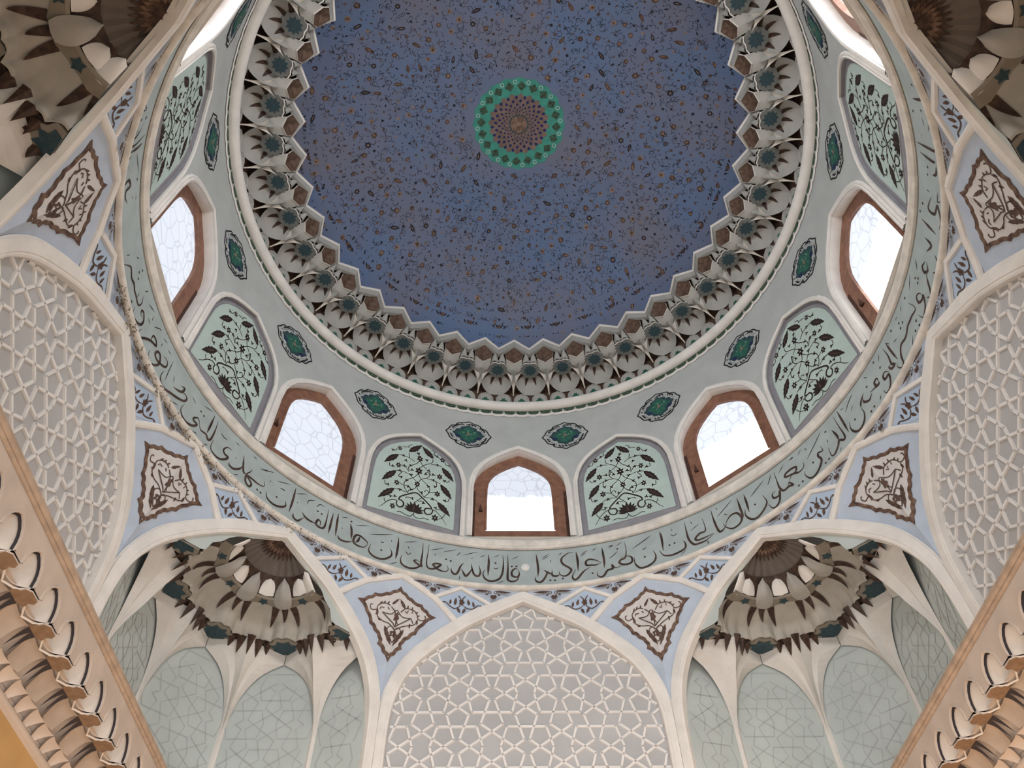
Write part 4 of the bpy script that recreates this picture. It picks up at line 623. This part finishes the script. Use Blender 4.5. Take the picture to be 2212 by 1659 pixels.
# ================================================================ spandrels between the arches and the ring
mb=MB()
for k in range(8):
    for s in (-1,1):
        T=[2.485*i/24 for i in range(25)]; rows=[]
        for t in T:
            za=float(np.interp(t,OUT_T,OUT_Z)); dl=math.degrees(math.atan(t/6)); rows.append([sp_map(45*k+s*dl*.99999,za+(10.07-za)*q) for q in np.linspace(0,1,7)])
        mb.grid(rows,'sky',True)
mb.build('wall_spandrel',kind='structure')
def swrap(phi0): return lambda u,z,h=0: sp_map(phi0+math.degrees(u/6.0),z,h)
# eight kite-shaped cartouches at the corners of the octagon
klab={-22.5:'left of the central lattice arch',22.5:'right of the central lattice arch',-67.5:'between the lower left niche and left lattice arch',67.5:'between the lower right niche and right lattice arch',-112.5:'between the left lattice arch and top left niche',112.5:'between the right lattice arch and top right niche',-157.5:'in the rear left corner behind the camera',157.5:'in the rear right corner behind the camera'}
kc=tag(empty('kite_cartouche',(0,6.2,9.1)),None,'wall panel','kite-shaped cartouches between the arches'); oK=(0,6.2,9.1)
# build at phi=22.5 in a frame turned so that the corner faces +y
def turn(p,ph): c,s=cos(ph),sin(ph); return (p[0]*c-p[1]*s, p[0]*s+p[1]*c, p[2])
def kmap(phi0):
    f=swrap(phi0); ph=R_(phi0); return lambda u,z,h=0: turn(f(u,z,h),ph)
km=kmap(22.5)
KL=[p for p in KITE['out']]; 
# symmetrise the outline
top=(0,9.72); half=[(.24,9.58),(.44,9.51),(.675,9.335),(.517,9.18),(.40,9.0),(.205,8.79),(.185,8.68)]; bot=(0,8.41)
KO=[top]+half+[bot]+[(-a,b) for a,b in reversed(half)]
def scallop(P,amp=.022,n=9,lob=3):
    out=[]
    for i in range(len(P)):
        a=np.array(P[i]); b=np.array(P[(i+1)%len(P)]); d=b-a; L=np.hypot(*d); nn=np.array([d[1],-d[0]])/L
        if P is KO: pass
        for k in range(n):
            t=k/n; out.append(tuple(a+d*t-nn*amp*abs(sin(PI*t*max(1,round(L/.17))))*-1))
    return out
KS=scallop(KO)
mb=MB(); fill(mb,KS,(0,9.1),km,'cartouche',.008,8); mb.build('pale_ground',kc,oK)
mb=MB(); sweep(mb,KS,[(-.03,.008),(-.025,.018),(.025,.018),(.03,.008)],km,'inkbrown',closed=True); mb.build('brown_border',kc,oK)
mb=MB(); KM=lambda u,z,h=0:km(u,z,h+.01)
for L in KITE['line']: ribbon(mb,crom(L,4) if len(L)>3 else L,.017,KM,'inktan',h=.006)
for a,b,wd in KITE['leaf']:
    leaf(mb,a[0],a[1],math.atan2(b[1]-a[1],b[0]-a[0]),math.hypot(b[0]-a[0],b[1]-a[1]),wd*.00085,KM,'inktan',teeth=4)
for x,y,rx,ry in KITE['bud']: blob(mb,x,y,rx,KM,'inktan',h=.008,petals=5,amp=.25,ry=ry)
mb.build('scroll_painting',kc,oK)
# white ribs framing the cartouche
for s in (-1,1):
    mb=MB(); R1=[(0,9.985),(s*.33,9.86),(s*.66,9.71),(s*.90,9.51),(s*1.14,9.27)]
    sweep(mb,R1,[(-.055,-.01),(-.05,.03),(-.02,.045),(.02,.045),(.05,.03),(.055,-.01)],km,'white'); mb.build('white_rib',kc,oK)
n=0
for k in range(8):
    a=22.5+45*k; a=a-360 if a>180 else a
    o=place(kc,n==0,R_(a),6.2,9.1); n+=1; o['label']='pale kite cartouche with brown scrolls '+klab[a]
# sixteen small diamonds; canonical one sits at phi=-11.25, mirrored copies at +11.25
def small(sgn):
    d=tag(empty('diamond_panel',(0,6.0,9.7)),None,'wall panel','small blue diamond panels under the inscription'); oD=(0,6.0,9.7)
    f=swrap(sgn*-11.3); ph=R_(-sgn*11.25); g=lambda u,z,h=0: turn(f(sgn*u,z,h),ph)
    mb=MB(); P=[(-.53,9.725),(0,9.975),(.575,9.695),(.02,9.40)]
    fill(mb,subdiv([(-.46,9.71),(0,9.91),(.50,9.685),(0,9.42)]),(0,9.68),g,'skydeep',.006,5); mb.build('blue_ground',d,oD)
    mb=MB(); 
    for L in DIAM['line']: ribbon(mb,crom(L,4),.022,g,'inktan',h=.012,taper=True)
    for a,b,wd in DIAM['leaf']: leaf(mb,a[0],a[1],math.atan2(b[1]-a[1],b[0]-a[0]),math.hypot(b[0]-a[0],b[1]-a[1]),wd*.0011,g,'inktan',h=.010)
    for x,y,rx,ry in DIAM['bud']: blob(mb,x,y,rx,g,'inktan',h=.013,petals=5,amp=.2,ry=ry)
    mb.build('flower_painting',d,oD)
    mb=MB(); sweep(mb,[(-.56,9.70),(-.02,9.97),(.6,9.665)],[(-.034,-.01),(-.03,.03),(.03,.03),(.034,-.01)],g,'white'); mb.build('white_frame',d,oD)
    return d
dl={11.25:('right of the central lattice arch tip',),}
def side(a):
    if abs(a)<1e-6: return ''
    return 'left' if a<0 else 'right'
ordn=['nearest','second','third','fourth','fifth','sixth','seventh','eighth']
for sgn in (1,-1):
    pr=small(sgn); n=0
    for k in range(8):
        a=45*k-sgn*11.25; a=(a+180)%360-180
        o=place(pr,n==0,R_(a),6.0,9.7); n+=1; idx=int(round((abs(a)-11.25)/22.5))
        o['label']='small pale-blue diamond with brown flower, %s to the %s of the central axis'%(ordn[idx],side(a))
# thirty-two painted tufts hanging from the lower moulding
def tuft():
    d=tag(empty('tuft_painting',(0,5.95,9.88)),None,'painted ornament','brown tufts painted under the lower moulding'); g=swrap(0); g2=lambda u,z,h=0:(lambda p:p)((5.955-h)*sin(u/6) if False else 0)
    mb=MB(); g=lambda u,z,h=0:((5.945+.16*max(0,9.97-z)*0-h)*sin(u/6.0),(5.945-h)*cos(u/6.0),z)
    for a,b,wd in TRIA['leaf']: leaf(mb,a[0],a[1],math.atan2(b[1]-a[1],b[0]-a[0]),math.hypot(b[0]-a[0],b[1]-a[1]),wd*.0011,g,'inktan',h=.012)
    for x,y,r in TRIA['ring']: ribbon(mb,[(x+r*cos(t),y+r*sin(t)) for t in np.linspace(0,2*PI,10)],.014,g,'inktan',h=.014)
    mb.build('painting',d,(0,5.95,9.88)); return d
tf=tuft(); tf['label']='brown leafy tuft painted on pale blue just under the lower white moulding'; n=0
for i in range(32):
    a=5.6+11.25*i; a=(a+180)%360-180
    o=place(tf,n==0,R_(a),5.95,9.88); n+=1
    # follow the ruled surface, which leans back below the ring
# ================================================================ arches of the octagon
def wall_face(y0=6.0): return planemap(y0)
def arch_frame(mb, m):
    A=mirror(crom(AI,4)); B=mirror(crom(AO,4)); f=planemap(6.0)
    rows=[]
    for a,b in zip(A,B):
        c=lambda t,h:f(a[0]*(1-t)+b[0]*t,a[1]*(1-t)+b[1]*t,h)
        rows.append([f(*a,-.11),f(*a,.02),c(.10,.035),c(.2,.035),c(.24,.05),c(.86,.055),c(.92,.03),c(1.0,.03),f(*b,-.02)])
    mb.grid(rows,m,False)
# --- lattice arches
def clip_seg(p,q):
    def inside(P): 
        t=abs(P[0])
        if t>2.30 or P[1]<4.4: return False
        return P[1] < np.interp(t,[a for a,b in AI[:11]],[b for a,b in AI[:11]])-.0
    n=24; pts=[(p[0]+(q[0]-p[0])*i/n,p[1]+(q[1]-p[1])*i/n) for i in range(n+1)]; ins=[P for P in pts if inside(P)]
    if len(ins)<3: return None
    return ins[0],ins[-1]
def lattice_lines():
    dx,dz=1.158,.957; out=[]
    bar=[(-.325,.35),(.325,.35),(.435,0),(.34,-.35),(-.34,-.35),(-.435,0)]
    Q=[(-.579,.257),(-.21,0),(-.045,-.118),(-.188,-.56),(0,-.70)]
    for j in range(-2,7):
        for i in range(-4,5):
            cx=dx*i+(dx/2 if j%2 else 0); cz=8.845-dz*j
            for a,b in zip(bar,bar[1:]+bar[:1]): out.append(((cx+a[0],cz+a[1]),(cx+b[0],cz+b[1])))
            for sx in (-1,1):
                for sz in (-1,1):
                    for a,b in zip(Q[:-1],Q[1:]): out.append(((cx+sx*a[0],cz+sz*a[1]),(cx+sx*b[0],cz+sz*b[1])))
    seen=set(); res=[]
    for a,b in out:
        key=tuple(sorted(((round(a[0],1),round(a[1],1)),(round(b[0],1),round(b[1],1)))))
        if key in seen: continue
        seen.add(key); res.append((a,b))
    return res
lw=tag(empty('lattice_arch',(0,6,4.4)),None,'wall panel','pointed arches filled with lattice strapwork'); oL=(0,6,4.4)
mb=MB(); arch_frame(mb,'white'); mb.build('arch_moulding',lw,oL)
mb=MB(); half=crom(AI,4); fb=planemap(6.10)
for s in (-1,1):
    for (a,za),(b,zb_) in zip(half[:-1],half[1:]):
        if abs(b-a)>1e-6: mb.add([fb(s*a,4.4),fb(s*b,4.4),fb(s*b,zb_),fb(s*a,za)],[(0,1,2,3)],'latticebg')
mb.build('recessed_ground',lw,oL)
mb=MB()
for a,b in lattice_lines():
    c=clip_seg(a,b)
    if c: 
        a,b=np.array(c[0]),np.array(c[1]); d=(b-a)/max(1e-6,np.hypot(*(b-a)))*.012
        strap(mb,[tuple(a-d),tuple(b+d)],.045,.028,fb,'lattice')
mb.build('strapwork',lw,oL)
llab={0:'white lattice arch straight ahead at the bottom centre, below the inscription',-90:'white lattice arch on the left wall, cut by the left picture edge',90:'white lattice arch on the right wall, cut by the right picture edge'}
n=0
for k in (0,-90,90):
    o=place(lw,n==0,R_(k),6,4.4); n+=1; o['label']=llab[k]
# ================================================================ muqarnas niches in the diagonal arches
VP=[(0,9.80),(.57,9.42),(.60,9.41),(.80,9.33),(.97,9.17),(1.05,9.05),(1.2,8.92),(1.27,8.72),(1.36,8.69),(1.84,8.69),(1.95,8.52),(2.02,8.30)]
def P3(a,r,z): t=r*sin(R_(a)); d=r*cos(R_(a)); return (t,6.06+max(0,d),z)
nc=tag(empty('muqarnas_niche',(0,6,4.4)),None,'niche','muqarnas niches in the diagonal arches'); oN=(0,6,4.4)
mb=MB(); arch_frame(mb,'white'); mb.build('arch_moulding',nc,oN)
mb=MB()                                                # flat face between the arch and the vault outline
inner=[p for p in crom(AI,4) if p[1]>8.30]; inner.append((2.03,8.27))
outl=inner+[p for p in reversed(VP)]
for s in (-1,1): mb.poly2([(s*a,b) for a,b in outl],planemap(6.05),'mint' if False else 'panel',0)
mb.build('flat_face',nc,oN)
VX=[(2.30,0.0),(1.848,.765),(.765,1.848),(-.765,1.848),(-1.848,.765),(-2.30,0.0)]
LL=lattice_lines()
def panel_lines(mb, A, B):
    L=math.hypot(B[0]-A[0],B[1]-A[1]); ux,uy=(B[0]-A[0])/L,(B[1]-A[1])/L
    f=lambda u,z,h=0:(A[0]+ux*u+uy*h*(1),6.06+A[1]+uy*u-ux*h*(1),z)
    # outward normal check: interior is towards the origin
    s=1 if (-(A[0]+B[0])*uy+(A[1]+B[1])*ux)*1>0 else -1
    f=lambda u,z,h=0:(A[0]+ux*u-s*uy*h*-1,6.06+A[1]+uy*u-s*ux*h,z)
    K=.72
    for a,b in LL:
        a=(a[0]*K+L/2,(a[1]-8.845)*K+8.05); b=(b[0]*K+L/2,(b[1]-8.845)*K+8.05)
        if a[0]<.03 or b[0]<.03 or a[0]>L-.03 or b[0]>L-.03 or min(a[1],b[1])<4.5: continue
        if max(a[1],b[1])>8.40-.9*(abs(a[0]/L-.5)*2)**2: continue
        ribbon(mb,[a,b],.018,f,'ridge',h=.006)
for i in range(5):
    A,B=VX[i],VX[i+1]; mb=MB()
    mb.add([(A[0],6.06+A[1],4.4),(B[0],6.06+B[1],4.4),(B[0],6.06+B[1],8.75),(A[0],6.06+A[1],8.75)],[(0,1,2,3)],'panel')
    o=mb.build('wall_panel',nc,oN); mb=MB(); panel_lines(mb,A,B); mb.build('star_lines',o,oN)
def wallr(a):                                          # radius of the polygon wall at angle a (deg from depth axis)
    a=abs(a)
    if a<=22.5: return 1.848/cos(R_(a))
    if a<=67.5: return 1.848/cos(R_(a-45))
    A=np.array([1.848,.765]);B=np.array([2.30,0]); d=np.array([sin(R_(a)),cos(R_(a))]); M_=np.array([[d[0],-(B-A)[0]],[d[1],-(B-A)[1]]]); s=np.linalg.solve(M_,A); return float(s[0])
def ribsurf(ac):
    mb=MB(); rows=[]; folds=[-1,-.62,-.33,0,.33,.62,1]; ft=[0,.5,0,1,0,.5,0]
    for q in np.linspace(0,1,22):
        z=6.7+(8.66-6.7)*q; zz=min(1,max(0,(z-7.25)/(8.42-7.25))); wv=1.3+21.0*(1-math.sqrt(max(0,1-zz**2.0)))
        if z>8.42: wv=22.3
        wv=min(wv,22.3); row=[]
        k=max(0,(z-7.2)/(8.66-7.2))
        for f_,g in zip(folds,ft):
            a=ac+f_*wv; aa=max(-89.5,min(89.5,a)); rw=wallr(aa)
            inn=(1.45+.33*abs(f_)**1.5)
            kk=k**1.7*(1-.35*abs(f_)); r=rw-.035*(1-abs(f_))-(rw-inn)*kk - g*.14*min(1,k*2.2)*(1-.6*k)
            row.append(P3(aa,min(rw,r),z))
        rows.append(row)
    # narrow moulded shaft below
    low=[]
    for z in (4.4,6.7):
        low.append([P3(ac+f_*1.3*1.0,wallr(ac)-.045*(1-abs(f_)),z) for f_ in folds])
    mb.grid([low[0]]+rows,'rib',False); return mb
for ac in (-67.5,-22.5,22.5,67.5): ribsurf(ac).build('fan_rib',nc,oN)
# edge bead round each panel arch (keeps the leaf-shaped opening crisp)
# dark soffit behind the star plates
mb=MB(); rows=[]
for a in np.linspace(-90,90,73):
    f_=((a+90)%45-22.5)/22.5; ri=1.455*(1-.11*f_*f_); rows.append([P3(a,ri,8.72),P3(a,ri+.02,8.69),P3(a,1.6,8.69),P3(a,min(1.83,wallr(a)),8.69),P3(a,min(1.9,wallr(a)),8.72)])
mb.grid(rows,'spike',False); mb.build('dark_soffit',nc,oN)
def rect(a,r): return r*sin(R_(a)), r*cos(R_(a))
for a in (-90,-45,0,45,90):                            # star plates
    cx,cy=rect(a,1.60); r0=R_(-a)
    def pm_(x,y,z):
        X=cx+x*cos(r0)-y*sin(r0); Y=cy+x*sin(r0)+y*cos(r0); return (X,6.06+max(0.0,Y),z)
    mb=MB(); P=[(x*1.0,y*.92) for x,y in starpts(8,.335,.27,PI/8)]
    mb.add([pm_(0,0,8.655)]+[pm_(x,y,8.655) for x,y in P],[(0,1+i,1+(i+1)%16) for i in range(16)],'beige')
    mb.add([pm_(x,y,z) for z in (8.655,8.70) for x,y in P],[(i,(i+1)%16,16+(i+1)%16,16+i) for i in range(16)],'beige'); o=mb.build('star_plate',nc,oN)
    mb=MB(); P=[(x,y*.85) for x,y in starpts(8,.265,.185,PI/8)]; mb.add([pm_(0,0,8.648)]+[pm_(x,y,8.648) for x,y in P],[(0,1+i,1+(i+1)%16) for i in range(16)],'petrol')
    mb.build('painted_star',o,oN)
# hanging dark spikes round the plates and along the rib tops
def hang(a,r,wd,L,lean=.1,zt=8.68,m='spike',up=.0):
    mb=MB(); d=2.0
    A=P3(a-wd,r,zt); B=P3(a+wd,r,zt); T_=P3(a,r+lean,zt-L); F=P3(a,r-.05,zt-.02)
    mb.add([A,B,T_,F],[(0,3,2),(3,1,2),(0,1,3)],m); return mb
for a in (-90,-45,0,45,90):
    for da,wd,L,r in ((-5,2.8,.20,1.76),(5,2.8,.20,1.76),(-12.5,2.8,.20,1.66),(12.5,2.8,.20,1.66)):
        aa=a+da
        if abs(aa)>88: continue
        hang(aa,min(r,wallr(aa)-.06),wd,L,.05,8.66).build('dark_spike',nc,oN)
for a in (-67.5,-22.5,22.5,67.5):
    for da,wd,L,r in ((-11.8,3.0,.16,1.50),(-6.2,3.6,.27,1.42),(0,3.2,.30,1.335),(6.2,3.6,.27,1.42),(11.8,3.0,.16,1.50)):
        hang(a+da,r,wd,L,.15).build('dark_spike',nc,oN)
# shells: scalloped hoods between the big star plates and the minor ring
def hood(ac,hw,rout,fl,m='hood'):
    mb=MB(); rows=[]
    A=np.linspace(-1,1,41)
    for f_ in A:
        a=ac+f_*hw; ro=rout*(1-.11*f_*f_); fl_=abs(sin(PI*2.5*(f_+1))); col=[]
        for q in np.linspace(0,1,9):
            th=q*PI/2; r=.98+(ro-.98)*sin(th)**.8-fl*fl_*q**1.5; z=8.71+.39*cos(th)-.0
            col.append(P3(max(-90,min(90,a)),r,z))
        p=col[-1]; col.append((p[0],p[1],8.665)); col.append(P3(max(-90,min(90,a)),ro-fl*fl_+.035,8.66))
        rows.append(col)
    mb.grid(rows,m); return mb
for a in (-67.5,-22.5,22.5,67.5): hood(a,22.5,1.45,.075).build('shell_hood',nc,oN)
def onhood(a,q,ro=1.42,off=.02): th=q*PI/2; return P3(max(-90,min(90,a)),.98+(ro-.98)*sin(th)**.8-off,8.71+.39*cos(th)-off*.6)
for ac in (-90,-45,0,45,90):
    for da,wd,L,bend in ((0,3.8,.66,0),(-8.2,3.9,.72,3.2),(8.2,3.9,.72,-3.2)):
        if abs(ac+da)>89.9 and da!=0: continue
        mb=MB(); rows=[]
        for q in np.linspace(.04,L,8):
            wv=wd*(1-q/L)**.8; aa=ac+da+bend*(-1)*q/L*.9
            def rq(x): f_=((x+90)%45-22.5)/22.5; return 1.45*(1-.11*f_*f_)-.075*q**1.5
            rows.append([onhood(aa-wv,q,rq(aa-wv)),onhood(aa,q,rq(aa)),onhood(aa+wv,q,rq(aa+wv))])
        mb.grid(rows,'spike',False); mb.build('brown_spike',nc,oN)
# minor ring with small stars
mb=MB(); rows=[]
for a in np.linspace(-90,90,73):
    b=(a+90)%45; ro=1.0+.045*cos(R_(8*a)); rows.append([P3(a,.79,9.12),P3(a,.82,9.088),P3(a,ro,9.085),P3(a,ro+.01,9.13)])
mb.grid(rows,'beige',False); ring=mb.build('minor_ring',nc,oN)
for a in (-67.5,-22.5,22.5,67.5):
    cx,cy=rect(a,.90); mb=MB(); P=starpts(5,.095,.055,R_(90-a)); mb.add([(cx,6.06+cy,9.078)]+[(cx+x,6.06+max(0,cy+y),9.078) for x,y in P],[(0,1+i,1+(i+1)%10) for i in range(10)],'petrol'); mb.build('small_star',ring,oN)
# cups: bright small petals and longer grey lobes
mb=MB(); rows=[[P3(a,.84,9.10),P3(a,.74,9.25),P3(a,.60,9.43)] for a in np.linspace(-90,90,37)]; mb.grid(rows,'spike',False); mb.build('cup_backing',nc,oN)
def cup(a,hw,rb,zb,rt_,zt_,m,bul=.06):
    mb=MB(); rows=[]
    for q in np.linspace(0,1,9):
        wv=hw*math.sqrt(max(0,1-q**(4.5 if hw>12 else 2.8)))*(1-(.5 if hw>12 else .12)*(1-q)**3); r=rb+(rt_-rb)*q; z=zb+(zt_-zb)*(q**3 if hw>12 else q)
        rows.append([P3(a+f_*wv,r-bul*sin(PI*(.15+.85*(1-q)))*(1-f_*f_)-.015,z-.02*(1-abs(f_))) for f_ in (-1,-.66,-.33,0,.33,.66,1)])
    mb.grid(rows,m); 
    return mb
for a in (-67.5,-22.5,22.5,67.5): cup(a,10.6,.80,9.14,.65,9.39,'white',.045).build('white_petal',nc,oN)
for a in (-45,0,45): cup(a,12.2,1.01,9.05,.62,9.40,'lobe',.10).build('grey_lobe',nc,oN)
for a in (-84,84): cup(a,11,.86,9.10,.60,9.44,'white',.04).build('edge_petal',nc,oN)
# pleated fan and leafy sunburst in the crown
mb=MB(); rows=[]; NP=13
for i in range(NP*2+1):
    a=-90+180*i/(NP*2); k=.03 if i%2 else 0; rows.append([P3(a,.001,9.78)]+[P3(a,r,9.78-.36*(r/.63)**1.6+k*(r/.63)*1.2) for r in (.15,.3,.45,.60+(.03 if i%2 else 0))])
mb.grid(rows,'fan',False); fn=mb.build('pleated_fan',nc,oN)
mb=MB()
for ring_,(rr1,n_,wd,hh) in enumerate(((.34,15,.085,.012),(.25,13,.075,.02),(.16,9,.06,.028))):
    for i in range(n_):
        a=-86+172*i/(n_-1); f=lambda x,y,h=0:(x,6.06+max(0,y),9.78-.36*(math.hypot(x,y)/.63)**1.6-h)
        leaf(mb,.05*sin(R_(a)),.05*cos(R_(a)),PI/2-R_(a),rr1,wd,f,'spike' if ring_!=1 else 'inkbrown',h=hh+.001*(i%2),teeth=2)
mb.build('leafy_sunburst',nc,oN)
nlab={-45:'muqarnas niche at the lower left, between the left and central lattice arches',45:'muqarnas niche at the lower right, between the right and central lattice arches',-135:'muqarnas niche in the top left corner of the picture, seen from below',135:'muqarnas niche in the top right corner of the picture, seen from below'}
n=0
for k in (-45,45,-135,135):
    o=place(nc,n==0,R_(k),6,4.4); n+=1; o['label']=nlab[k]
# rear arch, plain, behind the camera
mb=MB(); f=planemap(6.0); half=crom(AI,4)
for s in (-1,1):
    for (a,za),(b,zb_) in zip(half[:-1],half[1:]):
        if abs(b-a)>1e-6: mb.add([f(s*a,4.4),f(s*b,4.4),f(s*b,zb_),f(s*a,za)],[(0,1,2,3)],'latticebg')
arch_frame(mb,'white'); o=mb.build('wall_rear',kind='structure'); o.rotation_euler=(0,0,PI)
# ================================================================ muqarnas cornices along the side walls
def cornice(sx,label):
    c=tag(empty('muqarnas_cornice',(sx*5.0,1.0,5.1)),label,'cornice'); org=(sx*5.0,1.0,5.1)
    X=lambda d:sx*(5.0+d)                              # d = distance behind the front edge
    y0,y1=-3.6,8.2
    def rail(name,prof,m,smooth=True):
        mb=MB(); mb.grid([[(X(d),y,z) for d,z in prof] for y in np.linspace(y0,y1,24)],m,smooth); return mb.build(name,c,org)
    bead=[]
    for (cx,cz,r) in ((.0,5.66,.030),(-.012,5.61,.034),(.0,5.56,.026)):
        bead+= [(cx-r*cos(a),cz+r*sin(a)) for a in np.linspace(PI*.5,-PI*.5,7)]
    rail('top_bead',[(.5,5.69)]+bead+[(.02,5.53)],'cornicebead',False)
    PIT=.535; off=-.75 if sx<0 else -.77+.0; off={-1:.27,1:.32}[sx]; k0=int((y0-off)/PIT)+1; k1=int((y1-off)/PIT)
    ys=[off+PIT*k for k in range(k0,k1)]
    # fascia with pointed openings
    OA=[(0,5.37),(.06,5.345),(.115,5.30),(.155,5.24),(.175,5.17),(.178,5.08)]
    mb=MB()
    for y in ys:
        f=lambda u,z,h=0,y=y:(X(-h),y+u,z)
        wall_hole(mb,OA,PIT/2,5.08,5.53,f,'cornice')
    mb.build('fascia',c,org)
    for y in ys:
        f=lambda u,z,h=0,y=y:(X(-h),y+u,z)
        A=mirror(dens(OA,3)); mb=MB()
        for s_ in np.linspace(0,1,1): pass
        rows=[]
        for (u,z) in A:                                # bowl inside the opening
            col=[]
            for q in np.linspace(0,1,8):
                th=q*PI/2; cu,cz_=0,5.08; k=cos(th); col.append((X(.20*sin(th)+.0),y+u*k**.7, cz_+(z-cz_)*k**.8))
            rows.append(col)
        mb.grid(rows,'bowl'); rim=[(X(.02),y-.178,5.08),(X(.14),y-.13,5.05),(X(.205),y,5.035),(X(.14),y+.13,5.05),(X(.02),y+.178,5.08)]
        bw=mb.build('bowl',c,org); mb=MB()
        mb.grid([[p,(p[0]+sx*.018,p[1],p[2]-.014)] for p in rim],'bowl',False); sweep(mb,A,[(-.012,0),(-.008,.018),(.012,.018),(.018,0)],f,'cornice'); 
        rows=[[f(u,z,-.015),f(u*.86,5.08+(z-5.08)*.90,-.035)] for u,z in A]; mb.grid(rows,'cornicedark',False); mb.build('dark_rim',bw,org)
        rows=[[f(u*1.0,z,.0),f(u*1.13,5.08+(z-5.08)*1.09,.008)] for u,z in A]
        # plate between two bowls
        mb=MB(); yc=y+PIT/2; P=[(.0,-.07),(.05,-.115),(.10,-.10),(.16,-.145),(.235,-.07),(.235,.07),(.16,.145),(.10,.10),(.05,.115),(.0,.07)]
        mb.add([(X(.12),yc,5.045)]+[(X(a),yc+b,5.045+.0*a) for a,b in P],[(0,1+i,1+(i+1)%10) for i in range(10)],'cornicetan')
        mb.add([(X(a),yc+b,z) for z in (5.045,5.062) for a,b in P],[(i,(i+1)%10,10+(i+1)%10,10+i) for i in range(10)],'cornice'); mb.build('tan_plate',c,org)
        # hood under the bowl with two dark spikes
        mb=MB(); rows=[]
        for fr_ in np.linspace(-1,1,9):
            rows.append([(X(.205+.20*q+.03*(1-fr_*fr_)),y+fr_*(.19-.05*q),5.045-.0*q-.19*q**1.5+.035*sin(PI*q)) for q in np.linspace(0,1,6)])
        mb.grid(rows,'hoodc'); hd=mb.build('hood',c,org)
        mb=MB(); 
        for s in (-1,1):
            rows=[]
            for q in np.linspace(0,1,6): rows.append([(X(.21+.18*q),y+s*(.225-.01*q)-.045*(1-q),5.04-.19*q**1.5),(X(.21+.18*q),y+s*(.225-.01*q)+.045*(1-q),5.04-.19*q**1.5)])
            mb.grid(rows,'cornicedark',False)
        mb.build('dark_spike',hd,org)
        # small cream petals of the lowest tier
        for dy in (-PIT/4,PIT/4):
            mb=MB(); rows=[]
            for fr_ in np.linspace(-1,1,7):
                rows.append([(X(.42+.17*q+.02*(1-fr_*fr_)),y+dy+fr_*.125*(1-.75*q**1.6),4.86-.13*q+.03*sin(PI*q)) for q in np.linspace(0,1,5)])
            mb.grid(rows,'petalc'); mb.build('small_petal',c,org)
    mb=MB(); mb.grid([[(X(d),y,z) for d,z in ((.15,5.09),(.28,5.09),(.45,4.98),(.62,4.80),(.63,4.74))] for y in (y0,y1)],'cornice',False); mb.build('backing',c,org)
    rail('lower_bead',[(.58,4.80)]+[(.605-.045*cos(a),4.735+.045*sin(a)) for a in np.linspace(PI*.5,-PI*.5,8)]+[(.64,4.66)],'cornice')
    return c
cornice(-1,'beige muqarnas cornice running along the left wall at the lower left corner')
cornice(1,'warm-lit muqarnas cornice running along the right wall at the lower right corner')
for sx,nm_ in ((-1,'left'),(1,'right')):
    mb=MB(); mb.box((sx*5.85,2.3,2.0),(.46,12.0,5.4),'warmlit'); mb.build('wall_'+nm_,kind='structure')
    mb=MB(); mb.box((sx*5.78,2.3,5.64),(1.4,12.0,.05),'cornice'); mb.build('trim_%d'%(5 if sx<0 else 6),kind='structure')
mb=MB(); mb.box((0,6.55,1.4),(12.0,.7,6.0),'warmlit'); mb.build('wall_far',kind='structure')
# ================================================================ unseen hull added round the vault to keep stray world light out
mb=MB()
H=9.4
rev(mb,[(6.75,10.6),(6.75,17.3),(5.8,19.0),(3.5,20.3),(.01,20.8)],'hull',n=48,smooth=False)
S=[(-H,-H),(H,-H),(H,H),(-H,H)]
for (a,b),(c_,d_) in zip(S,S[1:]+S[:1]): mb.add([(a,b,4.4),(c_,d_,4.4),(c_,d_,10.6),(a,b,10.6)],[(0,1,2,3)],'hull')
mb.add([(a,b,10.6) for a,b in S],[(0,1,2,3)],'hull')
mb.f=mb.f; 
# hull top is open under the drum
mb.f.pop(); mb.m.pop(); mb.sm.pop(); 
ring_=[(6.75*sin(R_(a)),6.75*cos(R_(a))) for a in range(0,361,15)]; sq=[]
for a in range(0,361,15):
    x,y=sin(R_(a)),cos(R_(a)); k=H/max(abs(x),abs(y)); sq.append((x*k,y*k))
mb.grid([[(*p,10.6),(*q,10.6)] for p,q in zip(ring_,sq)],'hull',False)
mb.build('wall_backing',kind='structure')
